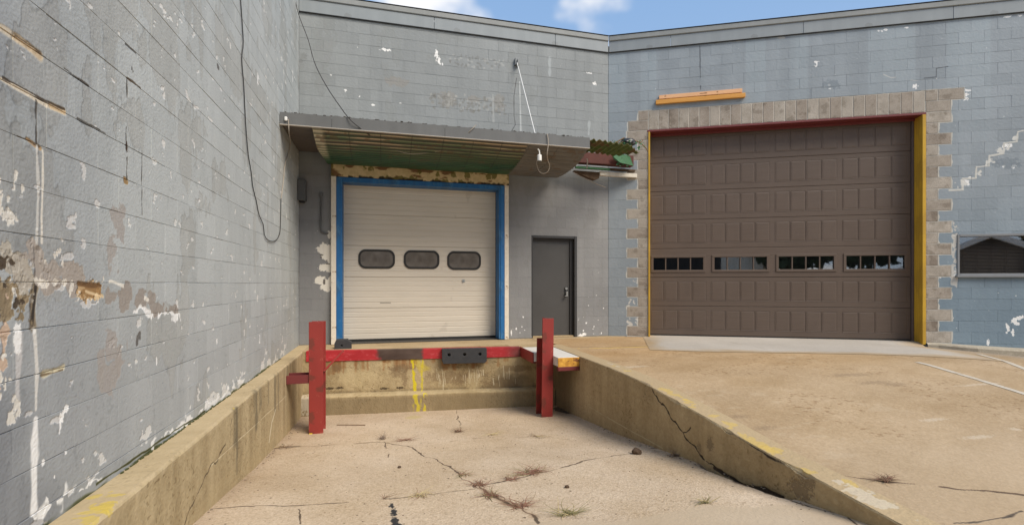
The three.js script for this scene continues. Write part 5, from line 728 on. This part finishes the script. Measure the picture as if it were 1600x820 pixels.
// things lying on or hanging from the canopy
{
  const p = (u, v, z) => { const q = onBack(u, v, z); return [q[0], q[1], z]; };
  const bag = (() => { const m = new THREE.IcosahedronGeometry(0.12, 4), a = m.attributes.position; for (let i = 0; i < a.count; i++) { const x = a.getX(i), y = a.getY(i), z = a.getZ(i), k = 0.7 + 0.7 * fbm(x * 14 + 9, y * 14 + z * 11 + 4, 550, 3); a.setXYZ(i, x * k * 1.15, Math.max(-0.03, y * k * 0.75), z * k); } m.computeVertexNormals(); return m; })();
  const q = p(982, 223, 0.95), o = part('plastic_sack', bag, M([0.012, 0.013, 0.018], 0.35), scene); o.position.set(...q); tag(o, 'crumpled black plastic sack lying on the torn canopy end', 'plastic bag');
  // creeper
  const m = new MB(); for (let i = 0; i < 150; i++) { const top = rnd() < 0.45, u = top ? rr(950, 1008) : rr(964, 984) , v = top ? 226 + rr(-7, 8) : 236 + rr(0, 24), z = top ? rr(0.8, 1.15) : rr(0.46, 0.52), c = p(u, v, z), r = rr(.012, .03), an = rr(0, 6.3), nx = rr(-.5, .5), c1 = [Math.cos(an) * r, Math.sin(an) * r, nx * r], c2 = [-Math.sin(an) * r * 0.7, Math.cos(an) * r * 0.7, nx * r]; m.tri([c[0] - c1[0], c[1] - c1[1], c[2] - c1[2]], [c[0] + c2[0], c[1] + c2[1], c[2] + c2[2]], [c[0] + c1[0], c[1] + c1[1], c[2] + c1[2]]); m.tri([c[0] - c1[0], c[1] - c1[1], c[2] - c1[2]], [c[0] + c1[0], c[1] + c1[1], c[2] + c1[2]], [c[0] - c2[0], c[1] - c2[1], c[2] - c2[2]]); }
  const cr = part('creeper', m.geo(), leafGreen, scene); tag(cr, 'scraps of green creeper hanging over the faded red beam', 'plant');
  const TW = M([0.2, 0.12, 0.05], 0.9), twg = (label, a) => { const g0 = a[0][0], t = thing('dry_twig', label, 'twig', g0); a.forEach((q, k) => part(k ? 'side_shoot' : 'stem', tube(q.map(v => v.map((c, i) => c - g0[i])), k ? 0.007 : 0.011, 4), TW, t)); };
  twg('dry brown twig to the left of the black sack on the canopy end', [[p(950, 228, 1), p(965, 221, 1), p(976, 215, 1)], [p(962, 223, 1), p(972, 222, 1), p(980, 219, 1)]]);
  twg('bent dry twig at the far right tip of the torn canopy', [[p(990, 219, 1), p(1000, 223, 1), p(1010, 232, 1), p(1013, 237, 1)], [p(1000, 223, 1), p(1003, 221, 1), p(1005, 218, 1)]]);
  // tie rod and its wall bracket
  const rod = thing('tie_rod', 'thin white tie rod slanting from the wall bracket down to the canopy', 'tie rod', [...onBack(808, 98), 0]);
  const b0 = [...onBack(808, 98, 0.06), 0.06], b1 = p(836, 208.5, 1.55), rel = a => [a[0] - rod.position.x, a[1] - rod.position.y, a[2] - rod.position.z];
  part('rod', tube([rel(b0), rel([0, 1, 2].map(i => mix(b0[i], b1[i], 0.5))), rel(b1)], 0.009, 6), whitePlastic, rod); part('bracket', [cbox(-0.055, -0.045, -0.07, 0.07, 0, 0.07, 0.002), cbox(-0.055, 0.03, -0.07, -0.06, 0, 0.07, 0.002), cbox(0.0, 0.012, -0.06, 0.06, 0.0, 0.05, 0.002)], M([0.22, 0.23, 0.23], 0.6), rod);
  // lamp under the fascia
  const l = p(843, 246, ZC - 0.05), lamp = thing('hanging_lamp', 'small white cylinder lamp hanging below the canopy edge', 'lamp', l);
  part('stem', [tube([[-0.03, 0.14, 0], [-0.01, 0.12, 0], [0, 0.08, 0], [0, 0.02, 0]], 0.012, 8)], whitePlastic, lamp); part('housing', new THREE.LatheGeometry([[0.0, 0.045], [0.032, 0.043], [0.038, 0.03], [0.038, -0.05], [0.034, -0.058]].map(v => new THREE.Vector2(...v)), 20), whitePlastic, lamp); part('lens', cyl(0.033, 0.033, 0.006, 0, -0.055, 0), blackMat, lamp);
  const wire = (name, label, pts, r, mat) => tag(part(name, tube(pts, r, 6, 60), mat, scene), label, 'wire');
  wire('cable', 'pale cable looping down over the canopy edge beside the white lamp', [p(855, 209, ZC + 0.02), p(857, 222, ZC + 0.03), p(855, 240, ZC + 0.02), p(856, 250, 1.5), p(859, 260, 1.4), p(855, 269, 1.35), p(848, 271, 1.3), p(843, 268, 1.28), p(839, 258, 1.25), p(838.5, 250, 1.25)], 0.007, wireTan);
  wire('cable', 'thin dark cable sagging from the upper left corner down to the canopy edge', [p(461, 2, 0.3), p(466, 22, 0.35), p(481, 62, 0.6), p(492, 100, 0.9), p(510, 135, 1.2), p(530, 165, 1.5), p(548, 188, 1.68), p(570, 206, 1.6), p(592, 220, 1.35)], 0.007, wireDark);
  wire('cable', 'pale slack cable looping under the middle of the canopy', [p(744, 195, ZC + 0.02), p(735, 204, ZC + 0.02), p(722, 216, 1.55), p(712, 226, 1.4), p(696, 233, 1.3), p(676, 237.5, 1.2), p(640, 240, 1.15), p(612, 233, 1.2)], 0.006, wireTan);
  const LW = (u, v) => { const q = onLeft(u, v, 0.012); return [0.012, q[1], q[0]]; };
  wire('cable', 'long dark cable hanging in a loop on the left block wall', [[375, -4], [378, 40], [379.5, 70], [377, 90], [380, 130], [382, 170], [384, 205], [387, 240], [392, 270], [394, 290], [400, 315], [404, 335], [411, 352], [412, 365], [416, 373], [424, 377], [432, 374], [437, 362], [438, 340], [438.5, 310]].map(a => LW(...a)), 0.0055, wireDark);
  wire('cable', 'pale cable running from the left canopy end down to the wall', [p(450, 186, ZC + 0.01), p(451, 205, ZC), [0.03, ...(() => { const q = onLeft(453, 225, 0.03); return [q[1], q[0]]; })()], LW(450, 240), LW(446, 252), LW(444, 262), LW(442, 285), LW(439, 310)], 0.006, wireTan);
  tag(part('clip', [cbox(-0.02, 0.02, -0.03, 0.03, 0, 0.03, 0.008)], whitePlastic, scene), 'small white clip on the left end of the canopy edge', 'clip').position.set(...p(446.5, 186, ZC + 0.008));
}
// meter box and conduit in the corner
{
  const y0 = 2.56, y1 = 2.93, t = thing('junction_box', 'grey metal box fixed high in the corner left of the dock door', 'junction box', [0.002, y0, 0.02]);
  const g = cbox(0, 0.13, 0, y1 - y0, 0, 0.16, 0.006); part('box_body', g, canopyGrey, t); part('box_lid', cbox(0.131, 0.137, 0.015, y1 - y0 - 0.015, 0.01, 0.15, 0.002), canopyGrey, t); part('box_base', cbox(0.02, 0.11, -0.025, -0.001, 0.03, 0.13, 0.004), blackMat, t);
  const a = onBack(501.5, 306), b = onBack(501, 357), c = onBack(507, 364), d = onBack(513, 364.5), t2 = thing('conduit', 'short painted conduit on the wall left of the dock door', 'conduit', [a[0], b[1], 0]);
  const r = q => [q[0] - a[0], q[1] - b[1], 0.022]; part('pipe', tube([r(a), [0, 0.3, 0.022], r(b), r([b[0] + 0.02, b[1] - 0.06]), r(c), r(d)], 0.014, 8), canopyGrey, t2); part('fitting', cbox(-0.025, 0.025, a[1] - b[1] - 0.02, a[1] - b[1] + 0.06, 0.002, 0.045, 0.006), canopyGrey, t2);
}

// ---------------------------------------------------------------- weeds, leaves, stones
function weed(name, label, u, v, n, len, mats, { up = 0.15, at = onFloor, fy = floorY, flat = 1, group, curve = 0.55 } = {}) {
  const [x, z] = at(u, v), m = [new MB(), new MB()];
  for (let i = 0; i < n; i++) {
    const an = rr(0, Math.PI * 2), L = len * 1.05 * rr(0.25, 1), e = Math.min(1.3, up * rr(0.1, 1.6)), w = rr(.0018, .0038), S = 4, sp = n < 21 ? 0.02 : 0.25, bx = rr(-1, 1) * len * sp * flat, bz = rr(-1, 1) * len * sp * 0.8, tw = rr(-curve, curve), q = m[rnd() < 0.72 ? 0 : 1]; let pr = null, a2 = an, px = bx, pz = bz, py = 0.004;
    for (let s = 0; s <= S; s++) {
      const f = s / S, ww = w * (1 - 0.75 * f), sx = -Math.sin(a2) * ww, sz = Math.cos(a2) * ww, cur = [[px - sx, py + 0.001, pz - sz], [px + sx, py + 0.001, pz + sz], [px, py + ww * 1.4, pz]];
      if (pr) for (let k = 0; k < 3; k++) { const j = (k + 1) % 3; q.quad(pr[k], pr[j], cur[j], cur[k], null, [0, 0], [1, 0], [1, 1], [0, 1]); }
      pr = cur; px += Math.cos(a2) * L / S * flat * Math.cos(e); pz += Math.sin(a2) * L / S * Math.cos(e); py += L / S * Math.sin(e) * (1 - 0.5 * f); a2 += tw;
    }
  }
  const t = thing(name, label, 'weed', [x, fy(x, z), z], 0, group); m.forEach((b, i) => { if (b.p.length) part(i ? 'dry_stem' : 'stem', b.geo(), mats[i], t); }); return t;
}
const RED = M([0.2, 0.095, 0.06], 0.85), BRN = M([0.17, 0.105, 0.06], 0.9), GRN = M([0.19, 0.165, 0.07], 0.85), GRY = M([0.22, 0.17, 0.14], 0.95), STR = M([0.42, 0.33, 0.17], 0.9);
weed('weed_tuft', 'greyish dead weed clump on the drive, left of the other weeds near the dock', 598, 686, 46, 0.13, [GRY, BRN], { up: 0.8 });
weed('weed_tuft', 'reddish creeping weed where the long crack starts, right of the grey clump', 634, 688, 30, 0.17, [RED, BRN], { up: 0.2, flat: 1.4 });
weed('weed_tuft', 'brown weed clump on the drive halfway between the two red posts', 716, 675, 50, 0.16, [BRN, RED], { up: 0.5 });
weed('weed_tuft', 'thin flat straw weed just right of the middle brown clump', 767, 679, 16, 0.2, [STR, BRN], { up: 0.1, flat: 1.5 });
weed('weed_tuft', 'thin flat dry weed on the drive below the right red post', 838, 682, 16, 0.2, [BRN, STR], { up: 0.12, flat: 1.5 });
weed('weed_tuft', 'upright brown forked stalk growing from the crosswise crack', 600, 780, 7, 0.17, [BRN, RED], { up: 1.25, curve: 0.06 });
weed('weed_tuft', 'star shaped straw tuft lying on the crosswise crack right of the stalk', 658, 774, 34, 0.17, [STR, RED], { up: 0.22 });
weed('weed_tuft', 'small reddish tuft where the long crack bends in mid drive', 724, 743, 26, 0.13, [RED, GRN], { up: 0.2, flat: 1.3 });
weed('weed_tuft', 'red weed spreading at the meeting point of the cracks', 747, 758, 44, 0.18, [RED, BRN], { up: 0.15 });
weed('weed_tuft', 'largest red and green spreading weed, right of the crack meeting point', 829, 739, 70, 0.24, [RED, GRN], { up: 0.2, flat: 1.3 });
weed('weed_tuft', 'small red weed between the crack meeting point and the largest weed', 797, 750, 26, 0.14, [RED, BRN], { up: 0.15, flat: 1.3 });
weed('weed_tuft', 'red weed on the long crack just below the meeting point', 769, 774, 44, 0.17, [RED, GRN], { up: 0.2 });
weed('weed_tuft', 'red weed lowest on the long crack near the front', 812, 791, 46, 0.17, [RED, BRN], { up: 0.18, flat: 1.2 });
weed('grass_tuft', 'pale green grass tuft near the front edge of the rough concrete', 886, 804, 60, 0.15, [GRN, STR], { up: 0.5, flat: 1.8 });
weed('grass_tuft', 'tiny green grass tuft on the drive in front of the sloping wall', 1103, 786, 34, 0.09, [GRN, STR], { up: 0.7, flat: 1.6 });
weed('weed_tuft', 'brown dry weed growing from the crack in the apron', 1387, 751, 60, 0.10, [BRN, RED], { up: 0.35, at: onApron, fy: apronY, flat: 1.4 });
weed('weed_tuft', 'dead leaves and roots matted against the foot of the sloping wall', 1062, 712, 70, 0.13, [BRN, GRY], { up: 0.4, flat: 1.6 });
weed('weed_tuft', 'dry scraps lying along the foot of the low wall by the left post', 440, 699, 40, 0.15, [BRN, STR], { up: 0.12, flat: 1.4 });
{
  const stone = (label, u, v, r) => { const [x, z] = onFloor(u, v), g = new THREE.IcosahedronGeometry(r, 3), a = g.attributes.position; for (let i = 0; i < a.count; i++) { const X = a.getX(i), Y = a.getY(i), Z = a.getZ(i), k = 0.7 + 0.6 * fbm(X / r * 1.7 + u, Y / r * 1.7 + Z / r + v, 560, 3); a.setXYZ(i, X * k, Y * k * 0.75, Z * k); } g.computeVertexNormals(); const o = part('stone', g, rotWood, scene); o.position.set(x, floorY(x, z) + r * 0.45, z); tag(o, label, 'stone'); };
  stone('brown clod of earth at the end of the crack by the sloping wall', 995, 709, 0.05); stone('small dark stone on the drive left of the crack meeting point', 624, 731, 0.018); stone('small dark pebble right of the largest red weed', 886, 762, 0.018);
  const [x, z] = onFloor(548, 665), st = part('stick', tube([[-0.2, 0.01, -0.06], [0, 0.012, 0], [0.2, 0.012, 0.06]], 0.006, 5), BRN, scene); st.position.set(x, floorY(x, z), z); tag(st, 'thin brown stick lying on the drive right of the left red post', 'stick');
  // loose grit and leaf crumbs nobody could count
  const gr = []; for (let i = 0; i < 300; i++) { const near = rnd(); let gx, gz; if (near < 0.25) { gx = 4.31 - Math.abs(rr(0, .14)) * rnd(); gz = rr(3.2, 6.8); } else if (near < 0.42) { gx = 0.22 + 0.12 * rnd() * rnd(); gz = rr(1.6, 6.2); } else { gx = rr(.3, 4.2); gz = rr(1.8, 7.0); } const r = rr(.002, .006) * (near < 0.42 ? 1.5 : 1), g = new THREE.IcosahedronGeometry(r, 0); g.rotateY(rr(0, 6)); g.scale(1.4, 0.6, 1); g.translate(gx, floorY(gx, gz) + r * 0.4, gz); gr.push(g); }
  const o = part('grit', gr, M([0.2, 0.15, 0.1], 0.95), scene); o.userData.kind = 'stuff'; o.userData.label = 'scattered grit and leaf crumbs on the sunken drive';
  const ms = []; for (let i = 0; i < 260; i++) { const q = rr(1.6, 6.0), r = rr(.004, .010) * (0.4 + 0.6 * ss(0.3, 0.6, fbm(q * 2.2, 2, 570, 2))), g = new THREE.IcosahedronGeometry(r, 1); g.scale(0.8, 0.7, 2.2); g.translate(0.006 + rr(0, .008), 0.003, q); ms.push(g); }
  const mo = part('moss', ms, M([0.05, 0.055, 0.012], 0.95), scene); mo.userData.kind = 'stuff'; mo.userData.label = 'strip of green moss between the grey wall and the low concrete wall';
}

// ---------------------------------------------------------------- across the yard, behind the viewer: what the door panes reflect
{
  const lv = [], leaf = (cx, cy, cz, r, n) => { for (let i = 0; i < n; i++) { const a = rr(0, 6.28), b = Math.acos(rr(-1, 1)), q = r * Math.cbrt(rnd()) * (0.75 + 0.5 * fbm(a * 2, b * 2, 580, 2)), x = cx + q * Math.sin(b) * Math.cos(a), y = cy + q * 0.85 * Math.cos(b), z = cz + q * Math.sin(b) * Math.sin(a), g = rr(.3, .6), t = rr(0, 6.28); lv.push([x, y, z, g, t]); } };
  for (const [x, z, r, h] of [[5.0, 30, 2.6, 4.4], [8.0, 28.5, 2.3, 4.6], [8.8, 36, 4, 6], [-9, 32, 4, 5.5], [-15, 30, 4, 5.5], [20, 32, 4, 5.5]]) leaf(x, h, z, r, 1500);
  const m = new MB(); for (const [x, y, z, g, t] of lv) { const c = Math.cos(t) * g, s = Math.sin(t) * g; m.tri([x - c, y - s, z], [x + c, y + s * 0.6, z + g * 0.4], [x - s, y + c, z - g * 0.4]); }
  for (const [x, z] of [[5.0, 30], [8.0, 28.5], [8.8, 36], [-9, 32], [-15, 30], [20, 32]]) { const g = new THREE.CylinderGeometry(0.18, 0.3, 4.4, 8).toNonIndexed(), a = g.attributes.position; for (let i = 0; i < a.count; i++) { m.p.push(a.getX(i) + x, a.getY(i) + 1.9, a.getZ(i) + z); m.u.push(0, 0); } }
  const o = part('distant_trees', m.geo(), M([0.05, 0.075, 0.03], 0.9), scene); o.userData.kind = 'stuff'; o.userData.label = 'belt of trees across the yard, seen only as reflections in the door windows';
  const h = thing('distant_house', 'white sided house across the yard, seen only reflected in the door windows', 'house', [-6, -0.35, 30]);
  const sd = []; for (let i = 0; i < 24; i++) sd.push(cbox(0, 9.2, i * 0.2, i * 0.2 + 0.196, 0, 0.05 + (i % 2) * 0.001, 0.01)); part('wall', [...sd, cbox(0, 9.2, 0, 4.8, 0.06, 6, 0.01)], M([0.82, 0.78, 0.7], 0.8), h); part('roof', cbox(-0.4, 9.6, 4.8, 5.1, -0.6, 6.4, 0.02), M([0.09, 0.08, 0.075], 0.9), h); part('garage_opening', cbox(0.6, 6.2, 0, 3.9, -0.03, -0.01, 0.005), M([0.03, 0.026, 0.024], 0.9), h);
  const h2 = thing('distant_house', 'dark gabled house across the yard, seen only reflected in the right window', 'house', [10.2, -0.35, 27]), gs = new THREE.Shape(); gs.moveTo(0, 0); gs.lineTo(9, 0); gs.lineTo(9, 1.75); gs.lineTo(4.5, 4.0); gs.lineTo(0, 1.75); gs.closePath();
  const gg = new THREE.ExtrudeGeometry(gs, { depth: 6, bevelEnabled: false }); part('wall', gg, M([0.045, 0.035, 0.028], 0.9), h2);
  const bar = (x0, y0, x1, y1) => { const L = Math.hypot(x1 - x0, y1 - y0), g = cbox(0, L, -0.14, 0.14, -0.4, -0.02, 0.01); g.rotateZ(Math.atan2(y1 - y0, x1 - x0)); g.translate(x0, y0, 0); return g; };
  part('barge_board', bar(-0.4, 1.6, 4.5, 4.08), M([0.85, 0.83, 0.8], 0.8), h2); part('barge_board', bar(4.5, 4.08, 9.4, 1.6), M([0.85, 0.83, 0.8], 0.8), h2);
}
renderer.render(scene, camera);
